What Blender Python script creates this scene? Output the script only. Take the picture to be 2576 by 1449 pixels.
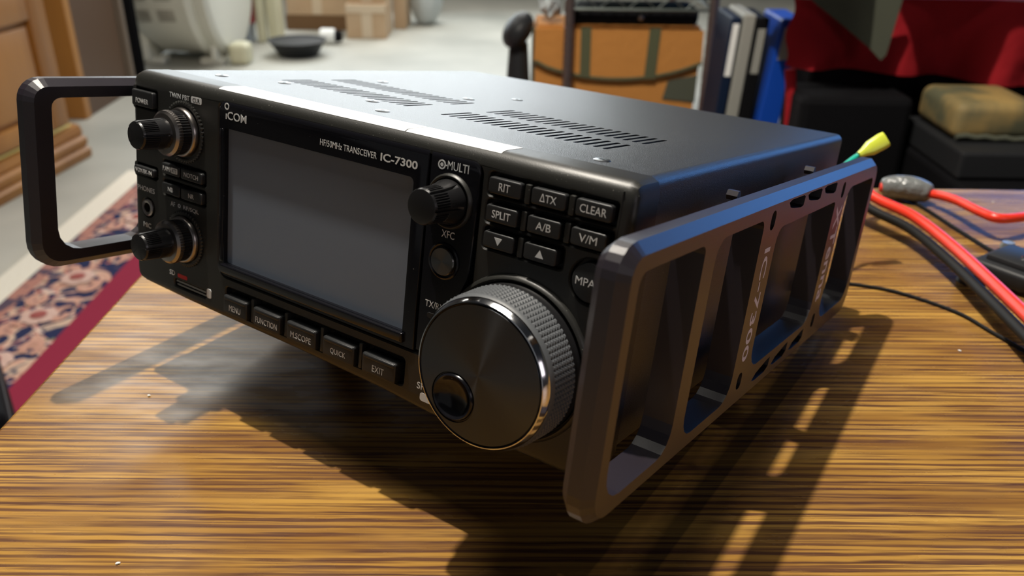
import bpy, bmesh, math, random
from mathutils import Vector, Matrix, noise
from mathutils.geometry import tessellate_polygon
random.seed(7)
for o in list(bpy.data.objects): bpy.data.objects.remove(o)
SC = bpy.context.scene
COL = SC.collection
PI = math.pi
# ---------------------------------------------------------------- camera
cam = bpy.data.cameras.new('camera'); camo = bpy.data.objects.new('camera', cam); COL.objects.link(camo)
cam.sensor_width = 36.0; cam.lens = 2167.775 / 2576 * 36
cam.clip_start = 0.01; cam.clip_end = 60
r_ = Vector((0.821538, 0.569993, 0.013562)); d_ = Vector((0.265276, -0.361074, -0.894011)); f_ = Vector((-0.504683, 0.738061, -0.447841))
camo.matrix_world = Matrix(((r_.x, -d_.x, -f_.x, 0.341538), (r_.y, -d_.y, -f_.y, -0.195067), (r_.z, -d_.z, -f_.z, 0.221179), (0, 0, 0, 1)))
SC.camera = camo
cam.dof.use_dof = True; cam.dof.focus_distance = 0.31; cam.dof.aperture_fstop = 13.0
# ---------------------------------------------------------------- world, lamps, exposure
wd = bpy.data.worlds.new('world'); SC.world = wd; wd.use_nodes = True
wd.node_tree.nodes['Background'].inputs[0].default_value = (0.75, 0.82, 1.0, 1)
wd.node_tree.nodes['Background'].inputs[1].default_value = 0.012
SC.view_settings.view_transform = 'Standard'; SC.view_settings.look = 'None'
SC.view_settings.exposure = 0.0; SC.view_settings.gamma = 1.0; SC.view_settings.use_curve_mapping = False

def point(name, loc, power, rad, col):
    l = bpy.data.lights.new(name, 'POINT'); l.energy = power; l.shadow_soft_size = rad; l.color = col
    o = bpy.data.objects.new(name, l); o.location = loc; COL.objects.link(o)
def area(name, loc, target, power, sx, sy, col):
    l = bpy.data.lights.new(name, 'AREA'); l.energy = power; l.shape = 'RECTANGLE'; l.size = sx; l.size_y = sy; l.color = col
    o = bpy.data.objects.new(name, l); o.location = loc
    o.rotation_euler = (Vector(target) - Vector(loc)).to_track_quat('-Z', 'Y').to_euler(); COL.objects.link(o)
point('work_lamp', (-0.089, 0.127, 1.35), 98, 0.016, (1.0, 0.92, 0.80))
point('ceiling_lamp', (0.27, 0.08, 2.6), 11, 0.03, (1.0, 0.93, 0.82))
area('overhead_panel', (-2.2, 3.2, 1.75), (-2.2, 3.2, -0.6), 42, 1.6, 0.5, (1.0, 0.98, 0.92))
area('overhead_fill', (-0.089, 0.127, 1.37), (-0.089, 0.127, 0), 8, 0.6, 0.6, (1.0, 0.94, 0.84))  # soft fill added overhead for broad highlights on edges and ridges
area('overhead_panel', (-2.6, 1.5, 1.75), (-2.6, 1.5, -0.6), 24, 1.2, 0.7, (1.0, 0.96, 0.88))  # added where its reflection lays haze on the left of the table
area('blue_reflection_light', (0.65, 3.0, 0.42), (0.2, 0.1, 0.1), 17, 2.4, 0.5, (0.09, 0.36, 1.0))  # unseen blue panel added for blue reflections on side frame and cover edge
area('side_fill', (2.4, -0.5, 0.7), (0.25, 0.1, 0.05), 3.5, 0.9, 0.7, (1.0, 0.90, 0.95))  # fill added from the right for the frame's outer face and lettering
area('top_sheen_light', (-3.3, 3.5, 0.60), (0.1, 0.1, 0.1), 60, 3.0, 0.7, (0.88, 0.96, 1.0))  # unseen panel added so the radio top reflects a pale sheen
area('room_fill', (0.9, -2.6, 0.6), (0.1, 0.1, 0.0), 2.8, 3.6, 2.4, (0.96, 0.97, 1.0))

# ---------------------------------------------------------------- materials
def mat(name, col, rough=0.5, metal=0.0, spec=0.5, **k):
    m = bpy.data.materials.new(name); m.use_nodes = True
    b = m.node_tree.nodes['Principled BSDF']
    b.inputs['Base Color'].default_value = (*col, 1); b.inputs['Roughness'].default_value = rough
    b.inputs['Metallic'].default_value = metal; b.inputs['Specular IOR Level'].default_value = spec
    for a, v in k.items(): b.inputs[a.replace('_', ' ')].default_value = v
    return m
def nodes(m): return m.node_tree.nodes, m.node_tree.links, m.node_tree.nodes['Principled BSDF']
def N(m, t, **k):
    n = m.node_tree.nodes.new(t)
    for a, v in k.items(): setattr(n, a, v)
    return n
def add_bump(m, scale, strength, dist=0.0002, detail=2.0, stretch=None):
    nd, lk, b = nodes(m); tc = N(m, 'ShaderNodeTexCoord'); nz = N(m, 'ShaderNodeTexNoise'); bp = N(m, 'ShaderNodeBump')
    nz.inputs['Scale'].default_value = scale; nz.inputs['Detail'].default_value = detail
    bp.inputs['Strength'].default_value = strength; bp.inputs['Distance'].default_value = dist
    src = tc.outputs['Object']
    if stretch:
        mp = N(m, 'ShaderNodeMapping'); mp.inputs['Scale'].default_value = stretch; lk.new(src, mp.inputs[0]); src = mp.outputs[0]
    lk.new(src, nz.inputs['Vector']); lk.new(nz.outputs[0], bp.inputs['Height']); lk.new(bp.outputs[0], b.inputs['Normal'])
    return nz
def add_dust(m, scale=900, lo=0.78, amount=(0.35, 0.35, 0.33)):
    nd, lk, b = nodes(m); tc = N(m, 'ShaderNodeTexCoord'); nz = N(m, 'ShaderNodeTexNoise'); cr = N(m, 'ShaderNodeValToRGB')
    nz.inputs['Scale'].default_value = scale; nz.inputs['Detail'].default_value = 1.0
    c0 = b.inputs['Base Color'].default_value[:]
    cr.color_ramp.elements[0].position = lo; cr.color_ramp.elements[0].color = c0
    cr.color_ramp.elements[1].position = lo + 0.04; cr.color_ramp.elements[1].color = (*amount, 1)
    lk.new(tc.outputs['Object'], nz.inputs['Vector']); lk.new(nz.outputs[0], cr.inputs[0]); lk.new(cr.outputs[0], b.inputs['Base Color'])
def noisy(m, c1, c2, scale, stretch=(1, 1, 1), p0=0.35, p1=0.65, detail=4.0):
    nd, lk, b = nodes(m); tc = N(m, 'ShaderNodeTexCoord'); mp = N(m, 'ShaderNodeMapping'); nz = N(m, 'ShaderNodeTexNoise'); cr = N(m, 'ShaderNodeValToRGB')
    mp.inputs['Scale'].default_value = stretch; nz.inputs['Scale'].default_value = scale; nz.inputs['Detail'].default_value = detail
    cr.color_ramp.elements[0].position = p0; cr.color_ramp.elements[0].color = (*c1, 1)
    cr.color_ramp.elements[1].position = p1; cr.color_ramp.elements[1].color = (*c2, 1)
    lk.new(tc.outputs['Object'], mp.inputs[0]); lk.new(mp.outputs[0], nz.inputs['Vector']); lk.new(nz.outputs[0], cr.inputs[0]); lk.new(cr.outputs[0], b.inputs['Base Color'])

M = {}
M['panel'] = mat('satin black plastic', (0.015, 0.015, 0.013), 0.42, 0, 0.6); add_bump(M['panel'], 2500, 0.3, 0.0001); add_dust(M['panel'], 1500, 0.74, (0.14, 0.14, 0.12))
M['gloss'] = mat('gloss black plastic', (0.006, 0.006, 0.008), 0.17, 0, 0.5); add_dust(M['gloss'], 900, 0.80, (0.2, 0.2, 0.2))
M['well'] = mat('matte black recess', (0.006, 0.006, 0.006), 0.6)
M['button'] = mat('black rubber button', (0.017, 0.018, 0.019), 0.42, 0, 0.5)
M['glass'] = mat('screen glass', (0.165, 0.195, 0.245), 0.5, 0, 0.25)
M['white'] = mat('white print', (0.72, 0.74, 0.74), 0.6)
M['grey_print'] = mat('pale grey print', (0.45, 0.43, 0.46), 0.6)
M['frame_print'] = mat('white raised print', (0.80, 0.76, 0.86), 0.6)
M['red'] = mat('red print', (0.65, 0.03, 0.03), 0.5)
M['chrome'] = mat('polished chrome', (0.85, 0.86, 0.88), 0.12, 1.0)
M['nickel'] = mat('dark satin nickel', (0.36, 0.33, 0.31), 0.28, 1.0)
M['knob'] = mat('black knob plastic', (0.012, 0.012, 0.013), 0.3, 0, 0.5)
M['rubber'] = mat('grey black knurled rubber', (0.085, 0.092, 0.10), 0.5, 0, 0.6)
M['dark'] = mat('dark inside', (0.003, 0.003, 0.004), 0.7)
M['sticker'] = mat('white label paper', (0.9, 0.91, 0.92), 0.5)
M['steel'] = mat('zinc screw', (0.32, 0.34, 0.36), 0.3, 1.0)
# brushed discs
def brushed(name, col, rough, an):
    m = mat(name, col, rough, 1.0); nd, lk, b = nodes(m)
    tg = N(m, 'ShaderNodeTangent'); tg.direction_type = 'RADIAL'; tg.axis = 'Y'
    b.inputs['Anisotropic'].default_value = an; lk.new(tg.outputs[0], b.inputs['Tangent']); b.inputs['Anisotropic Rotation'].default_value = 0.25
    return m
M['brush'] = brushed('spun black aluminium', (0.10, 0.108, 0.12), 0.27, 0.92)
M['brush2'] = brushed('spun gunmetal button', (0.20, 0.195, 0.19), 0.24, 0.95)
# cover: sparkly dark paint
m = M['cover'] = mat('textured dark grey paint', (0.022, 0.025, 0.030), 0.36, 0.0, 0.8)
add_bump(m, 3600, 0.8, 0.00012, 0.5); add_dust(m, 700, 0.74, (0.12, 0.12, 0.12))
# printed frame: layer lines
m = M['frame'] = mat('printed black plastic', (0.016, 0.012, 0.018), 0.36, 0, 0.9)
nd, lk, b = nodes(m); tc = N(m, 'ShaderNodeTexCoord'); mp = N(m, 'ShaderNodeMapping'); mp.inputs['Scale'].default_value = (3200, 1, 1)
wv = N(m, 'ShaderNodeTexWave'); wv.inputs['Scale'].default_value = 1.0; wv.inputs['Distortion'].default_value = 0.0
bp = N(m, 'ShaderNodeBump'); bp.inputs['Strength'].default_value = 0.22; bp.inputs['Distance'].default_value = 0.0001
lk.new(tc.outputs['Object'], mp.inputs[0]); lk.new(mp.outputs[0], wv.inputs['Vector']); lk.new(wv.outputs[0], bp.inputs['Height']); lk.new(bp.outputs[0], b.inputs['Normal'])
# oak laminate
m = M['wood'] = mat('streaky brown wood', (0.4, 0.2, 0.06), 0.3, 0, 0.25)
nd, lk, b = nodes(m); tc = N(m, 'ShaderNodeTexCoord')
def ramp(src, pts):
    cr = N(m, 'ShaderNodeValToRGB'); e = cr.color_ramp.elements
    e[0].position, e[0].color = pts[0][0], (*pts[0][1], 1); e[1].position, e[1].color = pts[-1][0], (*pts[-1][1], 1)
    for p, c in pts[1:-1]:
        k = e.new(p); k.color = (*c, 1)
    lk.new(src, cr.inputs[0]); return cr.outputs[0]
def nz(scale, stretch, detail=3.0, dist=0.0, rough=0.5, rot=0):
    mp = N(m, 'ShaderNodeMapping'); mp.inputs['Scale'].default_value = stretch; mp.inputs['Rotation'].default_value = (0, 0, rot)
    t = N(m, 'ShaderNodeTexNoise'); t.inputs['Scale'].default_value = scale; t.inputs['Detail'].default_value = detail
    t.inputs['Distortion'].default_value = dist; t.inputs['Roughness'].default_value = rough
    lk.new(tc.outputs['Object'], mp.inputs[0]); lk.new(mp.outputs[0], t.inputs['Vector']); return t.outputs[0]
def mix(mode, fac, a, bb):
    x = N(m, 'ShaderNodeMix'); x.data_type = 'RGBA'; x.blend_type = mode
    if isinstance(fac, float): x.inputs[0].default_value = fac
    else: lk.new(fac, x.inputs[0])
    for i, s in ((6, a), (7, bb)):
        if isinstance(s, tuple): x.inputs[i].default_value = (*s, 1)
        else: lk.new(s, x.inputs[i])
    return x.outputs[2]
def wave(scale, stretch, dist, dscale, detail=3.0, rough=0.6):
    mp = N(m, 'ShaderNodeMapping'); mp.inputs['Scale'].default_value = stretch
    t = N(m, 'ShaderNodeTexWave'); t.wave_type = 'BANDS'; t.bands_direction = 'Y'; t.wave_profile = 'SIN'
    for a, q in (('Scale', scale), ('Distortion', dist), ('Detail', detail), ('Detail Scale', dscale), ('Detail Roughness', rough)): t.inputs[a].default_value = q
    lk.new(tc.outputs['Object'], mp.inputs[0]); lk.new(mp.outputs[0], t.inputs['Vector']); return t.outputs[0]
base = ramp(nz(10, (0.7, 8, 1), 4, 0.2, 0.5), [(0.33, (0.19, 0.090, 0.024)), (0.48, (0.315, 0.165, 0.037)), (0.66, (0.44, 0.25, 0.058))])
brk = ramp(nz(26, (0.5, 2.6, 1), 4, 0.3), [(0.36, (0.10, 0.10, 0.10)), (0.52, (1, 1, 1))])
st = ramp(wave(80, (0.05, 1, 1), 7.0, 1.0, 5.0, 0.7), [(0.50, (0, 0, 0)), (0.78, (0.55, 0.55, 0.55)), (0.97, (1, 1, 1))])
st2 = ramp(nz(60, (0.16, 11, 1), 4.0, 0.1, 0.6), [(0.40, (0.95, 0.95, 0.95)), (0.52, (0, 0, 0))])
c1 = mix('MIX', mix('MULTIPLY', 0.8, st, brk), base, (0.085, 0.038, 0.022)); c2 = mix('MIX', mix('MULTIPLY', 0.7, st2, brk), c1, (0.12, 0.055, 0.026))
c3 = mix('MIX', ramp(nz(130, (1, 1.6, 1), 5, 0.8, 0.7), [(0.60, (0, 0, 0)), (0.72, (0.25, 0.25, 0.25))]), c2, (0.20, 0.11, 0.05))
lk.new(c3, b.inputs['Base Color'])
lk.new(ramp(nz(25, (1, 3, 1), 5), [(0.35, (0.2, 0.2, 0.2)), (0.65, (0.33, 0.33, 0.33))]), b.inputs['Roughness'])
M['wood_edge'] = mat('wood edge banding', (0.34, 0.17, 0.05), 0.5)
m = M['cabinet'] = mat('honey oak', (0.45, 0.22, 0.06), 0.45); noisy(m, (0.27, 0.105, 0.018), (0.42, 0.185, 0.038), 6, (1, 1, 0.15))
M['cabinet_dark'] = mat('dark brown and shaded wood', (0.08, 0.035, 0.012), 0.5)
M['brass'] = mat('brass strip', (0.75, 0.6, 0.22), 0.3, 0.8)
m = M['floor'] = mat('pale concrete floor', (0.42, 0.42, 0.37), 0.5); noisy(m, (0.35, 0.35, 0.31), (0.52, 0.51, 0.45), 1.6)
M['wall'] = mat('basement wall', (0.12, 0.115, 0.10), 0.9)
# rug
m = M['rug'] = mat('floral rug pile', (0.03, 0.035, 0.09), 0.95, 0, 0.1)
nd, lk, b = nodes(m); tc = N(m, 'ShaderNodeTexCoord')
a1 = nz(11.0, (1, 1, 1), 1.5, 1.6); a2 = nz(13.0, (1.2, 1, 1), 2.0, 2.2, rot=0.8); a3 = nz(34, (1, 1, 1), 2.0, 1.0)
pat = ramp(a1, [(0.30, (0.022, 0.028, 0.075)), (0.46, (0.024, 0.030, 0.085)), (0.485, (0.50, 0.26, 0.20)), (0.53, (0.62, 0.37, 0.28)), (0.56, (0.60, 0.45, 0.34)), (0.585, (0.024, 0.030, 0.085)), (0.8, (0.03, 0.035, 0.08))])
pat = mix('MIX', ramp(a2, [(0.585, (0, 0, 0)), (0.60, (1, 1, 1))]), pat, ramp(a3, [(0.40, (0.17, 0.22, 0.13)), (0.47, (0.40, 0.05, 0.05)), (0.54, (0.60, 0.30, 0.26)), (0.60, (0.68, 0.52, 0.44))]))
lk.new(pat, b.inputs['Base Color'])
M['rug_red'] = mat('rug red border', (0.27, 0.025, 0.055), 0.95, 0, 0.1); add_bump(M['rug_red'], 300, 0.5, 0.002)
M['rug_pink'] = mat('rug rose border', (0.34, 0.17, 0.14), 0.95, 0, 0.1); noisy(M['rug_pink'], (0.42, 0.20, 0.16), (0.10, 0.07, 0.10), 30, p0=0.5, p1=0.56)
M['rug_cream'] = mat('cream rug fringe', (0.80, 0.75, 0.64), 0.95, 0, 0.1); add_bump(M['rug_cream'], 120, 0.7, 0.004)
M['fan'] = mat('aged white plastic', (0.62, 0.61, 0.53), 0.45); M['fan_dark'] = mat('slot shadow', (0.30, 0.28, 0.23), 0.8)
M['cream'] = mat('cream plastic', (0.60, 0.57, 0.40), 0.5); M['taupe'] = mat('taupe board', (0.16, 0.12, 0.085), 0.7)
M['black'] = mat('soft black', (0.004, 0.004, 0.005), 0.8, 0, 0.12); M['blackb'] = mat('dark slate plastic', (0.018, 0.019, 0.021), 0.5, 0, 0.3)
M['paper'] = mat('pale blue paper', (0.50, 0.56, 0.62), 0.6); M['pinkred'] = mat('pink red paper', (0.55, 0.09, 0.10), 0.6)
m = M['cardboard'] = mat('cardboard', (0.50, 0.35, 0.21), 0.8); noisy(m, (0.47, 0.32, 0.19), (0.54, 0.39, 0.25), 5)
M['tape'] = mat('packing tape', (0.62, 0.50, 0.36), 0.3)
M['pallet'] = mat('rough brown board', (0.16, 0.085, 0.035), 0.8)
M['whitep'] = mat('white enamel', (0.85, 0.86, 0.84), 0.4); M['bag_blue'] = mat('bluish white plastic bag', (0.48, 0.52, 0.53), 0.4)
M['pole'] = mat('tarnished chrome post', (0.22, 0.17, 0.16), 0.35, 0.8); M['wire'] = mat('shelf wire', (0.16, 0.18, 0.17), 0.35, 0.8)
m = M['canvas'] = mat('orange canvas', (0.50, 0.21, 0.045), 0.9); add_bump(m, 60, 0.4, 0.004)
M['olive'] = mat('olive webbing', (0.085, 0.09, 0.045), 0.9); M['green'] = mat('green folder', (0.03, 0.30, 0.20), 0.5)
M['blue'] = mat('blue binder vinyl', (0.004, 0.06, 0.42), 0.45); M['navy'] = mat('navy binder vinyl', (0.004, 0.012, 0.035), 0.6, 0, 0.2)
M['offwhite'] = mat('off white binder', (0.30, 0.30, 0.27), 0.6)
m = M['cloth'] = mat('red cloth', (0.32, 0.014, 0.020), 0.9, 0, 0.1); add_bump(m, 30, 0.3, 0.01)
m = M['gold'] = mat('gold brown brocade', (0.30, 0.19, 0.06), 0.7); noisy(m, (0.36, 0.24, 0.08), (0.10, 0.10, 0.055), 18)
M['sage'] = mat('sage cloth', (0.075, 0.08, 0.055), 0.9)
M['cable_red'] = mat('red silicone cable', (0.80, 0.040, 0.018), 0.35, 0, 0.6); M['cable_black'] = mat('black cable', (0.006, 0.006, 0.006), 0.6, 0, 0.25)
m = M['shrink'] = mat('grey shrink tube', (0.16, 0.17, 0.17), 0.3); add_bump(m, 140, 0.7, 0.003)
M['yellow'] = mat('translucent yellow vinyl', (0.66, 0.74, 0.07), 0.3); M['teal'] = mat('teal wire', (0.01, 0.42, 0.32), 0.35)
M['lint'] = mat('pale lint', (0.8, 0.8, 0.75), 0.8)

# ---------------------------------------------------------------- helpers
def obj(name, bm, m, parent=None, smooth=False, **k):
    me = bpy.data.meshes.new(name); bmesh.ops.recalc_face_normals(bm, faces=bm.faces[:]) if k.pop('recalc', True) else None
    bm.to_mesh(me); bm.free(); me.materials.append(M[m] if isinstance(m, str) else m)
    if smooth:
        me.polygons.foreach_set('use_smooth', [True] * len(me.polygons))
        try: me.set_sharp_from_angle(angle=math.radians(smooth if smooth is not True else 40))
        except Exception: pass
    o = bpy.data.objects.new(name, me); COL.objects.link(o)
    if parent: o.parent = parent
    for a, v in k.items(): o[a] = v
    return o
def tag(o, label, cat=None, group=None):
    o['label'] = label
    if cat: o['category'] = cat
    if group: o['group'] = group
    return o
def empty(name, loc=(0, 0, 0), rot=(0, 0, 0)):
    o = bpy.data.objects.new(name, None); o.location = loc; o.rotation_euler = rot; o.empty_display_size = 0.02; COL.objects.link(o); return o
def box(bm, lo, hi, mtx=None, bev=0, seg=2):
    r = bmesh.ops.create_cube(bm, size=1.0); vs = r['verts']
    c = [(a + b) / 2 for a, b in zip(lo, hi)]; s = [abs(b - a) for a, b in zip(lo, hi)]
    for v in vs: v.co = Vector((v.co.x * s[0] + c[0], v.co.y * s[1] + c[1], v.co.z * s[2] + c[2]))
    if bev:
        es = list({e for v in vs for e in v.link_edges})
        g = bmesh.ops.bevel(bm, geom=es, offset=bev, segments=seg, profile=0.5, affect='EDGES'); vs = list({v for f in g['faces'] for v in f.verts} | {v for v in vs if v.is_valid})
    if mtx is not None:
        for v in vs: v.co = mtx @ v.co
    return vs
def B(): return bmesh.new()
def rrect(x0, x1, z0, z1, r, n=5):
    """rounded rectangle outline, counter-clockwise list of (a, b)"""
    pts = []
    if not isinstance(r, (tuple, list)): r = (r,) * 4      # order: x1z1, x0z1, x0z0, x1z0
    for (cx, cz, a0), q in zip(((x1, z1, 0), (x0, z1, 90), (x0, z0, 180), (x1, z0, 270)), r):
        sx = -1 if cx == x1 else 1; sz = -1 if cz == z1 else 1
        for i in range(n + 1):
            a = math.radians(a0 + 90 * i / n)
            pts.append((cx + sx * q + q * math.cos(a), cz + sz * q + q * math.sin(a)))
    return pts
def circle(cx, cz, r, n=48): return [(cx + r * math.cos(2 * PI * i / n), cz + r * math.sin(2 * PI * i / n)) for i in range(n)]
def tess(bm, loops3):
    """fill outer loop minus hole loops; loops3 = list of lists of BMVert"""
    co = [[v.co.copy() for v in l] for l in loops3]; flat = [v for l in loops3 for v in l]
    for t in tessellate_polygon(co):
        try: bm.faces.new([flat[i] for i in t])
        except ValueError: pass
def bridge(bm, a, b):
    n = len(a)
    for i in range(n):
        try: bm.faces.new((a[i], a[(i + 1) % n], b[(i + 1) % n], b[i]))
        except ValueError: pass
K = 0.001
def xz(pts, y): return [Vector((p[0] * K, y * K, p[1] * K)) for p in pts]   # front plane, millimetres
def yz(pts, x): return [Vector((x * K, p[0] * K, p[1] * K)) for p in pts]
def ring(bm, cos): return [bm.verts.new(c) for c in cos]
def offs(pts, d):
    """offset closed ccw polygon outward by d"""
    out = []; n = len(pts)
    for i in range(n):
        p0, p1, p2 = pts[i - 1], pts[i], pts[(i + 1) % n]
        a = Vector((p1[0] - p0[0], p1[1] - p0[1])); c = Vector((p2[0] - p1[0], p2[1] - p1[1]))
        if a.length < 1e-6: a = c
        if c.length < 1e-6: c = a
        na = Vector((a.y, -a.x)).normalized(); nc = Vector((c.y, -c.x)).normalized(); nn = (na + nc)
        if nn.length < 1e-6: nn = na
        nn.normalize(); q = d / max(0.5, nn.dot(na)); out.append((p1[0] + nn.x * q, p1[1] + nn.y * q))
    return out
def slab(bm, pts, y0, y1, bev=0.3, seg=2, plane=xz, back=False):
    """solid with outline pts from y0 (back) to y1 (front), front edge rounded by bev"""
    s = -1 if y1 < y0 else 1
    ls = [ring(bm, plane(pts, y0))]
    for i in range(seg + 1):
        a = PI / 2 * i / seg
        ls.append(ring(bm, plane(offs(pts, -bev * (1 - math.cos(a))), y1 - s * bev * (1 - math.sin(a)))))
    for a, b in zip(ls, ls[1:]): bridge(bm, a, b)
    tess(bm, [ls[-1]])
    if back: tess(bm, [ls[0]])
def lathe(bm, prof, cx, cz, n=64, close=False, th0=0, flute=None):
    """revolve (r, y) mm profile about a y-directed axis through (cx, cz)"""
    rings = []
    for (r, y) in prof:
        if r <= 1e-6: rings.append([bm.verts.new((cx * K, y * K, cz * K))])
        else:
            l = []
            for i in range(n):
                a = th0 + 2 * PI * i / n; rr = flute(r, y, i, a) if flute else r
                l.append(bm.verts.new(((cx + rr * math.cos(a)) * K, y * K, (cz + rr * math.sin(a)) * K)))
            rings.append(l)
    for a, b in zip(rings, rings[1:]):
        if len(a) == 1 or len(b) == 1:
            if len(b) == 1: a, b = b, a
            for i in range(n): bm.faces.new((a[0], b[i], b[(i + 1) % n]))
        else: bridge(bm, a, b)
def tube(bm, pts, r, n=10, caps=True, rf=None):
    pts = [Vector(p) for p in pts]; rings = []; up = Vector((0, 0, 1))
    for i, p in enumerate(pts):
        t = (pts[min(i + 1, len(pts) - 1)] - pts[max(i - 1, 0)]).normalized()
        a = t.cross(up)
        if a.length < 1e-4: a = t.cross(Vector((1, 0, 0)))
        a.normalize(); b2 = a.cross(t); rr = rf(i / (len(pts) - 1)) * r if rf else r
        rings.append([bm.verts.new(p + (a * math.cos(2 * PI * k / n) + b2 * math.sin(2 * PI * k / n)) * rr) for k in range(n)])
    for a, b in zip(rings, rings[1:]): bridge(bm, a, b)
    if caps: bm.faces.new(rings[0]); bm.faces.new(rings[-1])
def spline(pts, n=10):
    P = [Vector(p) for p in pts]; P = [P[0] * 2 - P[1]] + P + [P[-1] * 2 - P[-2]]; out = []
    for i in range(1, len(P) - 2):
        for k in range(n):
            t = k / n; a, b, c, d = P[i - 1], P[i], P[i + 1], P[i + 2]
            out.append(0.5 * ((2 * b) + (c - a) * t + (2 * a - 5 * b + 4 * c - d) * t * t + (3 * b - a - 3 * c + d) * t ** 3))
    out.append(P[-2]); return out
TXT = {}
def text(s, x0, x1, z0, z1, y, parent, m='white', label=None, side=False, name='lettering', th=0.05, bold=0.0, spacing=1.0):
    """lettering fitted to the box x0..x1, z0..z1 (mm) on the plane y; side=True: on plane x=y, reading downwards"""
    cu = bpy.data.curves.new('t', 'FONT'); cu.body = s; cu.extrude = 0.01; cu.resolution_u = 3; cu.offset = bold; cu.space_character = spacing
    o = bpy.data.objects.new('t', cu); COL.objects.link(o); bpy.context.view_layer.update()
    me = bpy.data.meshes.new_from_object(o.evaluated_get(bpy.context.evaluated_depsgraph_get()))
    bpy.data.objects.remove(o); bpy.data.curves.remove(cu)
    xs = [v.co.x for v in me.vertices]; ys = [v.co.y for v in me.vertices]
    ax, bx, ay, by = min(xs), max(xs), min(ys), max(ys)
    for v in me.vertices:
        u = (v.co.x - ax) / (bx - ax); w = (v.co.y - ay) / (by - ay); d = (0 if v.co.z < 0 else th)
        if side: v.co = Vector(((y + d) * K, (x0 + (x1 - x0) * w) * K, (z1 - (z1 - z0) * u) * K))
        else: v.co = Vector(((x0 + (x1 - x0) * u) * K, (y - d) * K, (z0 + (z1 - z0) * w) * K))
    me.name = name; me.materials.clear(); me.materials.append(M[m]); t = bpy.data.objects.new(name, me); COL.objects.link(t); t.parent = parent
    if label: t['label'] = label
    return t

# ================================================================ SETTING
cw = Vector((0.341538, -0.195067, 0)); RR = Vector((0.8217, 0.5699, 0)); GG = Vector((-0.5699, 0.8217, 0))
def room(r, g, z): return cw + RR * r + GG * g + Vector((0, 0, z))
ROOMROT = math.atan2(RR.y, RR.x)
RM = Matrix.Rotation(ROOMROT, 4, 'Z')
FZ = -0.60
bm = B()
vs = [bm.verts.new(room(r, g, FZ)) for r, g in ((-5.5, -2.5), (4.0, -2.5), (4.0, 7.0), (-5.5, 7.0))]; bm.faces.new(vs)
obj('floor', bm, 'floor', kind='structure')
bm = B(); vs = [bm.verts.new(room(r, 7.0, z)) for r, z in ((-5.5, FZ), (4.0, FZ), (4.0, 1.9), (-5.5, 1.9))]; bm.faces.new(vs)
obj('wall_back', bm, 'wall', kind='structure')
bm = B(); vs = [bm.verts.new(room(-5.5, g, z)) for g, z in ((-2.5, FZ), (7.0, FZ), (7.0, 1.9), (-5.5, 1.9))]
for v, (g, z) in zip(vs, ((-2.5, FZ), (7.0, FZ), (7.0, 1.9), (-2.5, 1.9))): v.co = room(-5.5, g, z)
bm.faces.new(vs); obj('wall_left', bm, 'wall', kind='structure')
bm = B(); vs = [bm.verts.new(room(4.0, g, z)) for g, z in ((-2.5, FZ), (7.0, FZ), (7.0, 1.9), (-2.5, 1.9))]
bm.faces.new(vs); obj('wall_right', bm, 'wall', kind='structure')

# ================================================================ TABLE
u = Vector((math.cos(math.radians(35)), math.sin(math.radians(35)), 0)); v_ = Vector((-math.sin(math.radians(34)), math.cos(math.radians(34)), 0))
A0 = Vector((-0.011, -0.066, 0)); 
# back edge passes (0.235, 0.485)
def hit():
    # A0 + s*v_ = Q + t*u
    Q = Vector((0.255, 0.499, 0)); d = Q - A0
    det = v_.x * (-u.y) + u.x * v_.y
    s = (d.x * (-u.y) + u.x * d.y) / det; return A0 + v_ * s
PB = hit(); PF = A0 - v_ * 0.55
table = empty('coffee_table', (0, 0, FZ)); tag(table, 'streaky brown wood-grain table under the black radio', 'table')
top = empty('x'); bpy.data.objects.remove(top)
rot = math.radians(35)
Ri = Matrix.Rotation(-rot, 4, 'Z')
corners = [Ri @ p for p in (PF, PF + u * 1.0, PB + u * 1.0, PB)]
bm = B()
pts = [(c.x / K, c.y / K) for c in corners]
def xy(pts, z): return [Vector((p[0] * K, p[1] * K, z * K)) for p in pts]
ls = []
for off, z in ((0, -28), (0, -2.0), (-0.6, -0.6), (-2.0, 0)):
    ls.append(ring(bm, xy(offs(pts, off), z)))
for a, b2 in zip(ls, ls[1:]): bridge(bm, a, b2)
bm.faces.new(ls[-1]); bm.faces.new(ls[0][::-1])
ttop = obj('tabletop', bm, 'wood', table); ttop.location = (0, 0, -FZ); ttop.rotation_euler = (0, 0, rot)
bm = B()
ls = [ring(bm, xy(offs(pts, 0.5), -26)), ring(bm, xy(offs(pts, 0.5), -2.6)), ring(bm, xy(offs(pts, -0.2), -1.6)), ring(bm, xy(offs(pts, -0.2), -26))]
for a, b2 in zip(ls, ls[1:] + ls[:1]): bridge(bm, a, b2)
te = obj('edge_band', bm, 'wood_edge', table); te.location = (0, 0, -FZ); te.rotation_euler = (0, 0, rot)
for (cx, cy) in ((PF + u * 0.07 + v_ * 0.07), (PF + u * 0.93 + v_ * 0.07), (PB + u * 0.93 - v_ * 0.07), (PB + u * 0.07 - v_ * 0.07)) and [((PF + u * 0.07 + v_ * 0.07).x, (PF + u * 0.07 + v_ * 0.07).y), ((PF + u * 0.93 + v_ * 0.07).x, (PF + u * 0.93 + v_ * 0.07).y), ((PB + u * 0.93 - v_ * 0.07).x, (PB + u * 0.93 - v_ * 0.07).y), ((PB + u * 0.07 - v_ * 0.07).x, (PB + u * 0.07 - v_ * 0.07).y)]:
    bm = B(); box(bm, (cx - 0.022, cy - 0.022, 0.0125), (cx + 0.022, cy + 0.022, -FZ - 0.028), bev=0.004); obj('leg', bm, 'cabinet_dark', table)

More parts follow.
